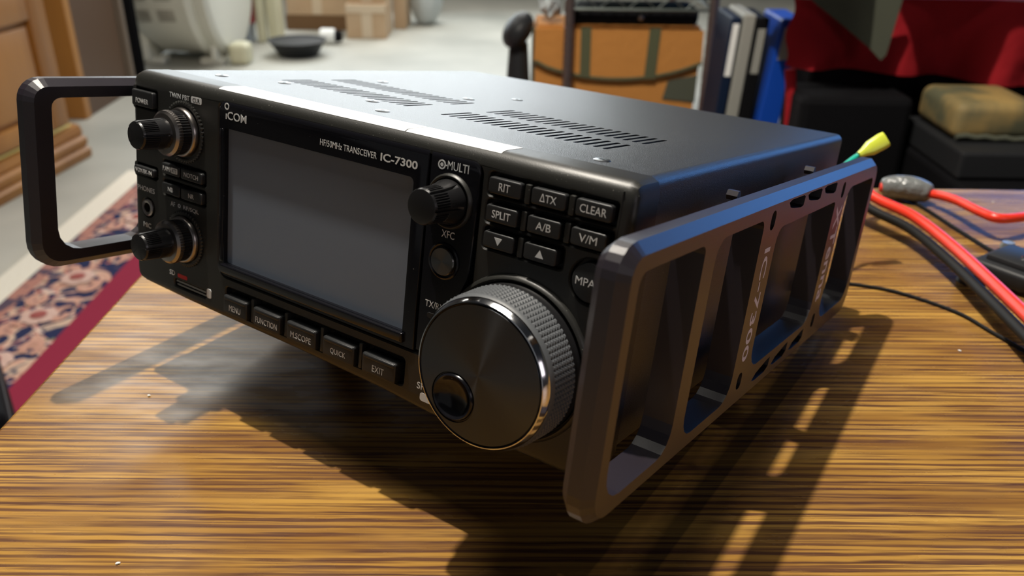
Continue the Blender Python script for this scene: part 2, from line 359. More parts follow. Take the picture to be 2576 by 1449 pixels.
# ================================================================ RADIO
TH = math.radians(10)
radio = empty('radio_transceiver', (0, 0, 0.0460811), (-TH, 0, 0))
tag(radio, 'black radio transceiver with grey screen, big tuning dial and side handles', 'radio')
OUT = [(2, 1.0), (6, 0.2), (36, -0.8), (60, -1.2), (105, -1.6), (150, -3.0), (173, -4.6), (212, -4.6), (230, -4.8), (236.5, -3.6), (238.8, -1.5), (239.8, 2),
       (240, 20), (240, 50), (240, 80), (240, 90), (239, 92.8), (236.5, 94), (200, 94), (120, 94), (40, 94), (3.5, 94), (1, 92.8), (0, 90), (0, 80), (0, 50), (0, 20), (0, 5), (0.5, 2.2)]
def panel_loop(y):
    R = 5.5; t = 0 if y >= R else R - math.sqrt(R * R - (R - y) ** 2)
    r2 = 2.5; s = 0 if y >= r2 else r2 - math.sqrt(r2 * r2 - (r2 - y) ** 2)
    bt = 0 if y >= 3 else 0.9 * (3 - math.sqrt(9 - (3 - y) ** 2))
    o = []
    for x, z in OUT:
        x = s + x * (240 - 2 * s) / 240
        z = z - t * ((z - 47) / 47) ** 3 if z > 47 else z + bt * (47 - z) / 47
        o.append((x, z))
    return o
holes = [rrect(1.0, 17.4, 78.3, 87.0, 1), rrect(1.0, 16.8, 48.8, 54.4, 1), rrect(20.6, 49.0, 52.6, 59.2, 1), rrect(20.6, 49.0, 44.0, 50.8, 1),
         rrect(56.8, 186.2, 17.2, 90.8 - 1.6, (4, 3, 6, 2)), rrect(188.6, 235.0, 79.8, 87.6, 1.4), rrect(188.6, 234.8, 71.0, 78.9, 1.4), rrect(188.6, 219.2, 62.3, 70.0, 1.4),
         circle(229.6, 61.5, 7.4, 32), rrect(62.0, 160.4, 2.6, 13.4, 1.4), circle(9.7, 35.5, 4.3, 24), rrect(27.5, 49, 4.2, 7.6, 1)]
bm = B()
loops = [ring(bm, xz(panel_loop(y), y)) for y in (16, 12, 5.5, 4.2, 3.0, 1.9, 1.0, 0.35, 0)]
for a, b2 in zip(loops, loops[1:]): bridge(bm, a, b2)
tess(bm, [loops[0]])
hl = []
for h in holes:
    l0 = ring(bm, xz(offs(h, 0.5), 0)); l1 = ring(bm, xz(h, 0.45)); l2 = ring(bm, xz(h, 3.2)); bridge(bm, l0, l1); bridge(bm, l1, l2); tess(bm, [l2]); hl.append(l0)
tess(bm, [loops[-1]] + hl)
panel = obj('front_panel', bm, 'panel', radio, smooth=35); panel['label'] = 'black front panel full of knobs and buttons'
# right seam line
bm = B(); slab(bm, rrect(235.6, 236.0, 8, 91, 0.1, 1), 0.5, -0.06, 0.05, 1); obj('seam', bm, 'dark', panel)

# --- cover
bm = B()
sec = []
def sect(r, n=6):
    o = [(1.2, 3.0)]
    for cx, a0 in ((1.2 + r, 180), (238.8 - r, 90)):
        for i in range(n + 1):
            a = math.radians(a0 - 90 * i / n); o.append((cx + r * math.cos(a), 94 - r + r * math.sin(a)))
    o.append((238.8, 3.0)); return o
s4 = sect(3.6)
front = ring(bm, xz(s4, 16)); back = ring(bm, xz(s4, 237)); back2 = ring(bm, xz([(120 + (x - 120) * 0.993, 47 + (z - 47) * 0.985) for x, z in s4], 238))
n = len(s4); topi = None
for i in range(n):
    j = (i + 1) % n
    if abs(s4[i][1] - 94) < 1e-6 and abs(s4[j][1] - 94) < 1e-6 and abs(s4[i][0] - s4[j][0]) > 50: topi = i; continue
    bm.faces.new((front[i], front[j], back[j], back[i]))
bridge(bm, back, back2); tess(bm, [back2])
def slot(xc, y0, y1, w=1.9, h=0.9):
    r = w / 2; return [(xc + r, y0 + r), (xc + r, y1 - r), (xc + r * .6, y1 - r * .2), (xc, y1), (xc - r * .6, y1 - r * .2), (xc - r, y1 - r), (xc - r, y0 + r), (xc - r * .6, y0 + r * .2), (xc, y0), (xc + r * .6, y0 + r * .2)]
def xyt(pts, z): return [Vector((p[0] * K, p[1] * K, z * K)) for p in pts]
vl = []
for (x0, x1, y0, y1, nn) in ((37.5, 109.5, 49, 67.3, 19), (38.5, 110.5, 78.5, 95.5, 19), (131, 203.5, 46.5, 66.3, 19), (132, 204.5, 75.5, 96.5, 19)):
    for i in range(nn):
        s = slot(x0 + (x1 - x0) * i / (nn - 1), y0, y1)
        l0 = ring(bm, xyt(s, 94)); l1 = ring(bm, xyt(s, 92.6)); bridge(bm, l0, l1); vl.append(l0)
j = (topi + 1) % n
tess(bm, [[front[topi], front[j], back[j], back[topi]]] + vl)
cover = obj('cover', bm, 'cover', radio, smooth=30); cover['label'] = 'textured dark grey steel case with vent slots'
for (x0, x1, y0, y1) in ((35, 112, 47, 98), (129, 206, 45, 98)):
    bm = B(); box(bm, (x0 * K, y0 * K, 0.0915), (x1 * K, y1 * K, 0.0924)); obj('vent_backing', bm, 'dark', cover)
bm = B(); box(bm, (0.003, 0.017, 0.0025), (0.237, 0.236, 0.0045)); obj('bottom_plate', bm, 'cover', radio)
bm = B(); tmpl = None
for (x, y) in ((23, 28), (46, 43), (97, 44), (47, 105), (118, 27), (101, 104), (108, 134), (215, 24)):
    if tmpl is None:
        lathe(bm, [(0, 0), (0.9, 0.0), (0.9, -0.35), (2.4, -0.35), (2.9, -0.1), (2.9, 0.3)], 0, 0, 20)
        tmpl = obj('screw', bm, 'steel', cover, smooth=30); o = tmpl
    else:
        o = tmpl.copy(); COL.objects.link(o); o.parent = cover
    o.rotation_euler = (-PI / 2, 0, 0); o.location = (x * K, y * K, 0.09405)

# --- stickers
for (x0, x1, y0, y1, t) in ((53.5, 150.3, 1.8, 14.6, 0), (150.8, 190.5, 1.6, 14.6, 1)):
    bm = B()
    prof = [(y, 94 - (0 if y >= 5.5 else 5.5 - math.sqrt(30.25 - (5.5 - y) ** 2))) for y in (2.6, 3.3, 4.2, 5.5, 8, 14.8)]
    a = [bm.verts.new((x0 * K, y * K, (z + 0.12) * K)) for y, z in prof]; c = [bm.verts.new((x1 * K, y * K, (z + 0.12) * K)) for y, z in prof]
    d = [bm.verts.new((x0 * K, y * K, (z + 0.0) * K)) for y, z in prof]; e = [bm.verts.new((x1 * K, y * K, (z + 0.0) * K)) for y, z in prof]
    for i in range(len(prof) - 1): bm.faces.new((a[i], c[i], c[i + 1], a[i + 1]))
    bridge(bm, a + c[::-1], d + e[::-1])
    stk = obj('label_strip', bm, 'sticker', radio); stk['label'] = 'white paper label along the top edge'
    bm = B()
    for k in range(26 if t else 60):
        xx = random.uniform(x0 + (20 if t else 24), x0 + (30 if t else 64)); yy = random.uniform(8.2, 11.5); w = random.uniform(0.15, 0.6)
        box(bm, (xx * K, yy * K, 0.09412), ((xx + w) * K, (yy + 0.18) * K, 0.09416))
    obj('faint_print', bm, 'grey_print', stk, kind='stuff')

# --- screen bezel and multi strip
def bezel_slab(bm, outer, hole, yb, yf, top_r):
    ls = [ring(bm, xz(outer, yb))]
    for i in range(5):
        a = PI / 2 * i / 4; s = 1 - math.cos(a); y = yf + top_r * (1 - math.sin(a)) * (1 if yf < yb else -1)
        zt = max(p[1] for p in outer); o = []
        ins = offs(outer, -0.5 * s)
        for p in ins: o.append((p[0], p[1] - max(0, (p[1] - (zt - 8)) / 8) * top_r * 0.9 * s))
        ls.append(ring(bm, xz(o, y)))
    for a, b2 in zip(ls, ls[1:]): bridge(bm, a, b2)
    if hole:
        h0 = ring(bm, xz(hole, yf)); h1 = ring(bm, xz(hole, yf + 2.6)); bridge(bm, h0, h1); tess(bm, [ls[-1], h0])
    else: tess(bm, [ls[-1]])
bm = B(); bezel_slab(bm, rrect(57.6, 164.4, 17.8, 90.4, (0.6, 3.5, 5, 0.6)), rrect(61.2, 158.6, 23.4, 79.3, (2.0, 1.0, 1.0, 0.3)), 3, -0.6, 2.4)
bezel = obj('screen_bezel', bm, 'gloss', radio, smooth=30); bezel['label'] = 'glossy black frame around the screen'
bm = B(); slab(bm, rrect(60.8, 159.0, 23.0, 79.7, 1), 2.8, 1.4, 0.1, 1); scr = obj('screen', bm, 'glass', radio); scr['label'] = 'switched-off grey display'
bm = B(); slab(bm, rrect(60.0, 159.6, 19.6, 23.4, (0.5, 0.8, 1.6, 0.3)), 0, -2.0, 0.7, 3); obj('bottom_ridge', bm, 'gloss', bezel, smooth=40)
bm = B(); slab(bm, rrect(58.5, 60.6, 24, 79, 0.8), 0, -0.9, 0.4, 2); obj('side_ridge', bm, 'gloss', bezel, smooth=40)
strip = [(165.0, 90.3), (165.0, 18.5), (172.0, 18.5), (184.8, 50.0), (185.4, 58)]; strip = strip + [(185.6, 86.5), (185.2, 88.6), (184.0, 90.0), (182.4, 90.3)]
bm = B(); bezel_slab(bm, strip, None, 3, -0.6, 2.4)
mstrip = obj('control_strip', bm, 'gloss', radio, smooth=30); mstrip['label'] = 'glossy black strip beside the screen'
text('ıCOM', 61.9, 74.0, 82.9, 86.1, -0.62, bezel, label='white maker lettering', name='logo', bold=0.01)
bm = B(); lathe(bm, [(0.85, -0.6), (0.85, -0.68), (1.35, -0.68), (1.35, -0.6)], 62.5, 87.9, 24); obj('logo_ring', bm, 'white', bezel)
text('HF/50MHz TRANSCEIVER', 113.9, 141.4, 82.2, 84.5, -0.62, bezel)
text('IC-7300', 143.2, 159.8, 82.1, 84.9, -0.62, bezel, bold=0.02, label='model number lettering')
text('MULTI', 172.3, 180.9, 84.9, 87.7, -0.62, mstrip)
bm = B(); lathe(bm, [(1.1, -0.6), (1.1, -0.68), (1.6, -0.68), (1.6, -0.6)], 169.9, 86.0, 24); lathe(bm, [(0, -0.68), (0.65, -0.68), (0.65, -0.6)], 169.9, 86.0, 16)
slab(bm, rrect(171.5, 172.1, 85.8, 86.2, 0.05, 1), -0.5, -0.68, 0.02, 1); obj('push_symbol', bm, 'white', mstrip)
text('XFC', 172.3, 177.7, 62.1, 64.6, -0.62, mstrip); text('TX/RX', 167.9, 176.2, 36.2, 38.6, -0.62, mstrip)
bm = B(); slab(bm, rrect(169, 175, 32.2, 34.4, 1), -0.4, -0.75, 0.2, 1); obj('indicator_lamp', bm, 'knob', mstrip)

# --- generic buttons
def button(x0, x1, z0, z1, s=None, y=-1.9, hgt=2.3, parent=None, tw=None, m='button', tri=None, tz=None, yb=3.0):
    bm = B(); slab(bm, rrect(x0, x1, z0, z1, 0.8, 3), yb, y, 0.45, 3); o = obj('button', bm, m, radio, smooth=35)
    cx = (x0 + x1) / 2; cz = (z0 + z1) / 2 if tz is None else tz
    if s:
        w = tw or len(s) * hgt * 0.72; text(s, cx - w / 2, cx + w / 2, cz - hgt / 2, cz + hgt / 2, y - 0.01, o)
    if tri:
        d = 1.25 * tri; bm = B(); P = [(cx - 1.5, cz - d), (cx + 1.5, cz - d), (cx, cz + d)]
        if tri < 0: P = P[::-1]
        slab(bm, P, y + 0.1, y - 0.06, 0.01, 1); obj('arrow_mark', bm, 'white', o)
    return o
for x0, s, w in ((190.0, 'RIT', 4.2), (206.1, 'ΔTX', 5.9), (221.8, 'CLEAR', 9.0)): button(x0, x0 + 12.1, 81.1, 86.3, s, tw=w, hgt=2.5)
for x0, s, w in ((190.0, 'SPLIT', 7.0), (205.8, 'A/B', 5.4), (221.5, 'V/M', 6.2)): button(x0, x0 + 11.9, 72.1, 77.5, s, tw=w, hgt=2.5)
button(190.0, 201.7, 63.5, 68.8, tri=-1); button(205.7, 217.5, 63.5, 68.8, tri=1)
def divider(x0, x1, z0, z1):
    bm = B(); slab(bm, rrect(x0, x1, z0, z1, 0.4, 2), 3, -1.0, 0.3, 2); obj('divider', bm, 'panel', panel, smooth=35)
for x0, z0, z1 in ((203.1, 80.3, 86.4), (218.9, 80.3, 86.4), (202.8, 71.6, 77.9), (218.6, 71.6, 77.9), (202.7, 62.9, 69.4)): divider(x0, x0 + 2.0, z0, z1)
bm = B(); lathe(bm, [(0, -1.2), (5.4, -1.2), (6.0, -1.0), (6.3, -0.5), (6.4, 3)], 229.6, 61.5, 40); mp_ = obj('button', bm, 'button', radio, smooth=35); mp_['label'] = 'round button'
text('MPAD', 224.9, 234.3, 60.3, 62.8, -1.22, mp_)
bx = [(63.6, 77.8, 'MENU', 7.0), (82.0, 97.6, 'FUNCTION', 12.6), (101.6, 117.6, 'M.SCOPE', 11.3), (121.6, 137.8, 'QUICK', 7.9), (142.0, 158.3, 'EXIT', 5.7)]
for x0, x1, s, w in bx:
    o = button(x0, x1, 3.2, 10.9, s, y=-2.4, tw=w, hgt=2.5, tz=6.0)
    bm = B(); slab(bm, rrect(x0 + 0.5, x1 - 0.5, 9.0, 10.7, 0.5, 2), -1.5, -2.75, 0.6, 3); obj('top_ridge', bm, 'button', o, smooth=40)
for x0 in (79.0, 98.8, 118.8, 139.0): divider(x0, x0 + 1.6, 3.0, 13.0)
button(1.9, 16.2, 79.3, 86.0, 'POWER', y=-1.6, tw=8.6, hgt=2.0, tz=81.7)
button(1.9, 15.8, 49.9, 53.4, 'VOX/BK-IN', y=-1.4, tw=11.5, hgt=1.8)
o = button(21.6, 33.4, 53.6, 58.2, 'P.AMP', y=-1.4, tw=5.4, hgt=1.9); 
for ch in o.children: ch.location.x -= 2.3 * K
bm = B(); slab(bm, rrect(27.9, 32.3, 54.7, 57.1, 0.4, 2), -1.0, -1.46, 0.03, 1); tg = obj('tag_mark', bm, 'white', o)
text('ATT', 28.5, 31.7, 55.1, 56.7, -1.47, o, m='well')
button(34.4, 48.0, 53.6, 58.2, 'NOTCH', y=-1.4, tw=9.2, hgt=1.9); button(21.6, 33.4, 45.0, 49.8, 'NB', y=-1.4, tw=3.5, hgt=1.9); button(34.4, 48.0, 45.0, 49.8, 'NR', y=-1.4, tw=3.5, hgt=1.9)
text('TWIN PBT', 25.6, 38.6, 86.1, 88.1, -0.01, panel); 
bm = B(); slab(bm, rrect(39.6, 46.3, 85.7, 88.4, 0.7, 2), 0.9, -0.04, 0.02, 1); obj('tag_mark', bm, 'white', panel); text('CLR', 40.7, 45.2, 86.2, 87.9, -0.05, panel, m='well')
text('PHONES', 2.2, 14.4, 42.4, 44.6, 0, panel); text('MIC', 6.0, 11.4, 26.2, 28.4, 0, panel); text('AF', 25.6, 28.6, 40.0, 42.0, 0, panel); text('RF/SQL', 34.2, 44.4, 39.9, 41.9, 0, panel)
bm = B(); lathe(bm, [(0.5, 0), (0.5, -0.05), (0.9, -0.05), (0.9, 0)], 31.4, 41.0, 16); obj('ring_mark', bm, 'white', panel)
text('SP', 166.9, 170.4, 4.2, 6.8, 0, panel); bm = B(); slab(bm, rrect(168.6, 175.5, 0.0, 3.2, 1.0, 3), 0.3, -0.06, 0.02, 1); obj('tag_mark', bm, 'white', panel)
bm = B(); lathe(bm, [(2.2, 2.5), (2.2, -0.6), (3.2, -0.9), (3.8, -0.5), (3.9, 0.5)], 9.7, 35.5, 28); obj('headphone_jack', bm, 'nickel', radio, smooth=35)
bm = B(); slab(bm, rrect(28.2, 48.3, 4.6, 5.5, 0.3, 2), 3, 0.9, 0.1, 1); slab(bm, rrect(28.2, 48.3, 6.2, 7.2, 0.3, 2), 3, 0.6, 0.1, 1); obj('card_slot_door', bm, 'nickel', radio)
bm = B(); slab(bm, rrect(30.0, 36.5, 8.8, 10.6, 0.5, 2), 0.3, -0.08, 0.03, 1); obj('red_mark', bm, 'red', panel)
text('SD', 24.3, 28.0, 8.8, 11.0, 0, panel); bm = B(); slab(bm, rrect(49.8, 52.8, 5.0, 9.2, 0.8, 2), 0.3, -0.2, 0.1, 1); obj('tag_mark', bm, 'white', panel)

# --- small knobs
def toothed(n, d): return lambda r, y, i, a: r + (d if i % 4 in (1, 2) else 0)
def small_double(cx, cz, R0, lab):
    k = empty('tuning_knob'); k.parent = radio; k['label'] = lab
    bm = B(); lathe(bm, [(R0, 0.3), (R0, -0.5), (R0 - 0.6, -0.8), (R0 - 1.7, -0.8), (R0 - 1.9, 0.2)], cx, cz, 192, flute=lambda r, y, i, a: r - (0.45 if (i // 2) % 2 and r > R0 - 0.7 else 0)); obj('index_ring', bm, 'panel', k, smooth=20)
    bm = B(); lathe(bm, [(10.0, 0), (10.1, -1.6), (9.8, -2.6), (9.2, -3.0), (8.8, -3.0)], cx, cz, 64); obj('collar', bm, 'nickel', k, smooth=40)
    bm = B(); lathe(bm, [(8.9, -2.8), (8.9, -6.8), (9.2, -7.0)], cx, cz, 192, flute=lambda r, y, i, a: r - (0.32 if (i // 2) % 2 else 0)); obj('outer_grip', bm, 'knob', k, smooth=20)
    bm = B(); lathe(bm, [(9.2, -6.9), (9.4, -7.4), (9.1, -8.8), (8.1, -9.7), (6.6, -9.9), (6.0, -9.9)], cx, cz, 192, flute=lambda r, y, i, a: r - (0.25 if (i // 2) % 2 and y > -7.6 else 0)); obj('trim_ring', bm, 'nickel', k, smooth=30)
    def fl(r, y, i, a):
        g = (math.degrees(a) % 72) / 72
        return r - (0.35 if (r > 5 and y > -21.2 and y < -15 and 0.3 < g < 0.95 and (i // 2) % 2) else 0) - (0.5 if (r > 5 and y < -11 and 0.05 < g < 0.13) else 0)
    bm = B(); lathe(bm, [(6.3, -9.8), (6.2, -11), (6.0, -15), (5.98, -15.1), (5.75, -21.0), (5.7, -21.3), (5.3, -22.0), (5.0, -22.1), (0, -22.1)], cx, cz, 180, flute=fl); obj('inner_knob', bm, 'knob', k, smooth=25)
small_double(35.2, 73.0, 12.8, 'upper black and nickel double knob'); small_double(35.3, 27.4, 12.3, 'lower black and nickel double knob')
# multi knob
kn = empty('menu_knob'); kn.parent = radio; kn['label'] = 'black ribbed knob beside the screen'
bm = B(); lathe(bm, [(9.3, -0.5), (9.2, -1.3), (8.6, -1.9), (8.0, -1.6), (7.9, -0.3)], 174.5, 74.6, 64); obj('collar', bm, 'panel', kn, smooth=40)
def fl2(r, y, i, a):
    g = ((math.degrees(a) + 8) % 60) / 60
    if r > 5 and -14.6 < y < -4 and 0.02 < g < 0.14: return r - 0.7
    return r - (0.4 if (r > 5 and -14.4 < y < -8 and 0.22 < g < 0.92 and (i // 2) % 2) else 0)
bm = B(); lathe(bm, [(7.5, -0.4), (7.4, -2.6), (6.9, -4.4), (6.3, -8), (6.25, -8.1), (6.0, -14.2), (5.95, -14.5), (5.6, -15.2), (5.3, -15.3), (0, -15.3)], 174.5, 74.6, 180, flute=fl2); obj('knob_body', bm, 'knob', kn, smooth=25)
# xfc button
xb = empty('round_button'); xb.parent = radio; xb['label'] = 'round spun-metal button'
bm = B(); lathe(bm, [(6.5, -0.5), (6.4, -1.0), (5.9, -1.3), (5.5, -1.1), (5.4, 0)], 174.3, 54.0, 48); obj('rim', bm, 'gloss', xb, smooth=40)
bm = B(); lathe(bm, [(4.9, 0), (4.9, -1.5), (4.6, -1.9), (0, -1.9)], 0, 0, 72); o = obj('button_face', bm, 'brush2', xb, smooth=30); o.location = (0.1743, 0, 0.054)

# --- main dial
DX, DZ = 206.0, 28.5
dial = empty('main_dial'); dial.parent = radio; dial['label'] = 'large black tuning dial with finger dimple and chrome rim'
bm = B(); lathe(bm, [(28.6, 0.3), (28.5, -0.6), (28.0, -1.6), (27.2, -2.0), (26.6, -1.6), (26.4, 0.3)], DX, DZ, 128); obj('dial_surround', bm, 'panel', dial, smooth=40)
bm = B(); lathe(bm, [(26.2, -0.2), (26.0, -1.6), (25.7, -2.2), (25.4, -3.2), (25.5, -4.6)], DX, DZ, 128); obj('dial_skirt', bm, 'knob', dial, smooth=40)
bm = B(); NT, NR = 90, 8
g = [[bm.verts.new(((DX + (25.5 - 0.05 * j) * math.cos(2 * PI * (i + 0.0 * j) / NT)) * K, (-4.6 - 1.43 * j) * K, (DZ + (25.5 - 0.05 * j) * math.sin(2 * PI * i / NT)) * K)) for i in range(NT)] for j in range(NR + 1)]
for j in range(NR):
    for i in range(NT):
        a, b2, c, d = g[j][i], g[j][(i + 1) % NT], g[j + 1][(i + 1) % NT], g[j + 1][i]
        mid = (a.co + b2.co + c.co + d.co) / 4; rad = Vector((mid.x - DX * K, 0, mid.z - DZ * K)).normalized()
        p = bm.verts.new(mid + rad * 0.0007)
        for q, w in ((a, b2), (b2, c), (c, d), (d, a)): bm.faces.new((q, w, p))
obj('rubber_grip', bm, 'rubber', dial, kind='stuff')
bm = B(); lathe(bm, [(25.4, -16.0), (25.3, -16.8), (25.0, -17.4), (24.8, -17.7)], DX, DZ, 128); obj('grip_edge', bm, 'rubber', dial, smooth=40)
bm = B(); lathe(bm, [(24.8, -17.5), (24.75, -18.3), (24.65, -18.6), (23.7, -20.0), (23.4, -20.1), (23.3, -19.7)], DX, DZ, 160); obj('chrome_rim', bm, 'chrome', dial, smooth=20)
bm = B(); lathe(bm, [(23.4, -19.6), (23.2, -19.5), (22.9, -19.7), (22.85, -19.95)], DX, DZ, 128); obj('rim_groove', bm, 'gloss', dial, smooth=40)
cxd, czd = 197.3 - DX, 18.3 - DZ
bm = B(); o1 = ring(bm, xz(circle(0, 0, 22.9, 128), 0)); o0 = ring(bm, xz(circle(0, 0, 22.6, 128), -0.35)); h = ring(bm, xz(circle(cxd, czd, 8.5, 64), -0.35)); bridge(bm, o1, o0); tess(bm, [o0, h])
df = obj('dial_face', bm, 'brush', dial, smooth=20); df.location = (DX * K, -0.0197, DZ * K)
bm = B(); lathe(bm, [(8.5, -20.05), (8.3, -19.6), (8.0, -19.6), (7.7, -20.4), (7.3, -20.7), (6.9, -20.4), (6.2, -19.4), (4.8, -18.5), (2.8, -17.9), (0, -17.7)], 197.3, 18.3, 72); dm = obj('finger_dimple', bm, 'gloss', dial, smooth=50)

# --- feet
def foot(x0, x1, y0, y1, z1):
    bm = B(); vs = box(bm, (x0 * K, y0 * K, -0.05), (x1 * K, y1 * K, z1 * K))
    for v in bm.verts:
        if v.co.z < -0.02: v.co.z = (-0.0467920 + v.co.y * math.tan(TH))
    bmesh.ops.bevel(bm, geom=[e for e in bm.edges if abs(e.verts[0].co.z - e.verts[1].co.z) > 0.004], offset=0.0012, segments=2, affect='EDGES')
    obj('foot', bm, 'knob', radio)
for x in (40, 176): foot(x, x + 24, 76, 88, 3)
for x in (30, 190): foot(x, x + 18, 208, 226, 3)

# --- side frames
def frame(xi, xo, yf, yb, zb, zt, holes, mirror=False, big=9):
    """plate between x=xi (radio side) and x=xo (outer), 3 mm chamfered all round"""
    s = 1 if xo > xi else -1; ch = 3.0
    out = rrect(yf, yb, zb, zt, (11, big, 12, 13), 6)
    bm = B()
    ls = [ring(bm, yz(offs(out, -ch), xi)), ring(bm, yz(out, xi + s * ch)), ring(bm, yz(out, xo - s * ch)), ring(bm, yz(offs(out, -ch), xo))]
    for a, b2 in zip(ls, ls[1:]): bridge(bm, a, b2)
    ha, hb = [], []
    for h in holes:
        a = ring(bm, yz(h, xi)); c = ring(bm, yz(h, xo)); bridge(bm, a, c); ha.append(a); hb.append(c)
    tess(bm, [ls[0]] + ha); tess(bm, [ls[-1]] + hb)
    return bm
def frame_holes(zb, zt, yo=0, so=0):
    H = []
    z1, z0 = zt - 5.0, zb + 4.8
    H.append(rrect(-29.5 + yo, 14.5 + so, z0, z1, (3, 4, 10, 9), 4))
    H.append(rrect(24 + so, 67.5 + so, z0, z1, (3.5, 7, 8, 9), 4))
    H.append(rrect(85.5 + so, 166 + so, z0 + 6.5, z1 - 5.5, (2.5, 6, 9, 9), 4))
    H.append(rrect(183 + so, 236 + so, z0 + 2.5, z1 - 1.5, (4, 10, 10, 9), 4))
    for y0 in (93, 117, 141):
        H.append([(y0 + 2.5 + so, z1 + 0.9), (y0 + 6 + so, z1 + 0.2), (y0 + 17 + so, z1 - 0.9), (y0 + 20 + so, z1 - 0.4), (y0 + 20.5 + so, z1 + 3.0), (y0 + 18.5 + so, z1 + 3.7), (y0 + 3 + so, z1 + 3.8), (y0 + so, z1 + 3.0)])
        H.append([(y0 + so, z0 - 0.6), (y0 + 4 + so, z0 - 1.4), (y0 + 16 + so, z0 - 1.4), (y0 + 20 + so, z0 + 0.2), (y0 + 20.5 + so, z0 + 4.0), (y0 + 17 + so, z0 + 3.9), (y0 + 4 + so, z0 + 1.6)])
    for yy in (76.8, 175.5):
        H.append(rrect(yy - 2.5 + so, yy + 2.5 + so, z1 - 5, z1 + 2.2, 2.4, 4)); H.append(rrect(yy - 2.5 + so, yy + 2.5 + so, z0 + 1.2, z0 + 8, 2.4, 4))
    return H
bm = frame(247.7, 258.0, -37.5, 245, 2.5, 85.5, frame_holes(5.2, 83.0))
fr = obj('side_frame', bm, 'frame', radio, smooth=4); fr['label'] = 'right printed side frame with white lettering'
text('IC-7300', 74.3, 80.3, 22.5, 66.5, 258.0, fr, m='frame_print', side=True, bold=0.012, label='white model number lettering')
text('XTenna', 171.5, 180.5, 24.5, 69.5, 258.0, fr, m='frame_print', side=True, bold=0.012, label='white lettering')
bm = frame(-7.7, -18.0, -41.0, 243, 8.5, 88.6, frame_holes(11.2, 86.1, -1.5))
fl_ = obj('side_frame', bm, 'frame', radio, smooth=4); fl_['label'] = 'left printed side frame forming a handle loop'
for xs, fo in ((243.6, fr), (-3.6, fl_)):
    for y in (115, 213):
        for z in (20, 70):
            bm = B(); r = bmesh.ops.create_cone(bm, cap_ends=True, segments=20, radius1=0.005, radius2=0.005, depth=0.0086, matrix=Matrix.Translation((xs * K, y * K, z * K)) @ Matrix.Rotation(PI / 2, 4, 'Y')); obj('spacer', bm, 'frame', fo)
for y, z in ((66, 85.2), (160, 85.2)):
    bm = B(); bmesh.ops.create_cone(bm, cap_ends=True, segments=6, radius1=0.0019, radius2=0.0019, depth=0.004, matrix=Matrix.Translation((0.2457, y * K, (z - 0.8) * K)) @ Matrix.Rotation(PI / 2, 4, 'Y')); obj('bolt_head', bm, 'frame', fr)

# ================================================================ THINGS ON THE TABLE
def cable(name, pts, r, m, n=10, k=8, parent=None):
    bm = B(); tube(bm, spline(pts, k), r, n); return obj(name, bm, m, parent, smooth=True)
pc = empty('power_cable', (0.3, 0.33, 0)); tag(pc, 'thick red and black power cable curving to the right edge, nearest the radio', 'cable')
def rel(P, o): return [Vector(p) - Vector(o) for p in P]
lo = [(0.226, 0.40, 0.034), (0.2305, 0.392, 0.0215), (0.2625, 0.3735, 0.0192), (0.292, 0.339, 0.0182), (0.3205, 0.2935, 0.0195), (0.3485, 0.246, 0.021)]
cable('red_wire', rel(lo, (0.3, 0.33, 0)), 0.0034, 'cable_red', 14, 8, pc)
lo2 = [(x - 0.0006, y - 0.0035, max(0.0031, z - 0.0072)) for x, y, z in lo]
cable('black_wire', rel(lo2, (0.3, 0.33, 0)), 0.0030, 'cable_black', 12, 8, pc)
lo = [(0.225, 0.449, 0.0088), (0.256, 0.4565, 0.0088), (0.2755, 0.443, 0.0125), (0.2955, 0.4215, 0.0145), (0.3085, 0.416, 0.0150), (0.3270, 0.446, 0.0120), (0.345, 0.48, 0.0040)]
pc2 = empty('spliced_cable', (0.28, 0.44, 0)); tag(pc2, 'red cable with a grey shrink-wrapped splice at the back edge of the table', 'cable')
cable('red_wire', rel(lo, (0.28, 0.44, 0)), 0.0032, 'cable_red', 14, 8, pc2)
bm = B(); tube(bm, spline(rel([(0.2262, 0.4495, 0.0088), (0.233, 0.4525, 0.0100), (0.243, 0.455, 0.0105), (0.252, 0.4567, 0.0095), (0.2585, 0.4555, 0.0090)], (0.28, 0.44, 0)), 8), 0.0088, 18, rf=lambda t: 0.55 + 0.45 * math.sin(PI * min(1, max(0, t))) ** 0.5)
obj('splice_wrap', bm, 'shrink', pc2, smooth=True)
tag(cable('thin_line', [(0.245, 0.288, 0.0011), (0.273, 0.294, 0.0011), (0.306, 0.288, 0.0011), (0.327, 0.274, 0.0011), (0.352, 0.257, 0.0011)], 0.0010, 'cable_black', 8), 'thin black line lying on the table behind the right side frame', 'wire')  # thin dark tube laid along the tabletop
tag(cable('thin_line', [(0.222, 0.466, 0.0014), (0.25, 0.452, 0.0014), (0.283, 0.418, 0.0014), (0.305, 0.395, 0.0014), (0.33, 0.372, 0.0014)], 0.0013, 'cable_black', 8), 'thin black line passing under the spliced red cable', 'wire')  # second dark line, drawn as a slightly thicker tube
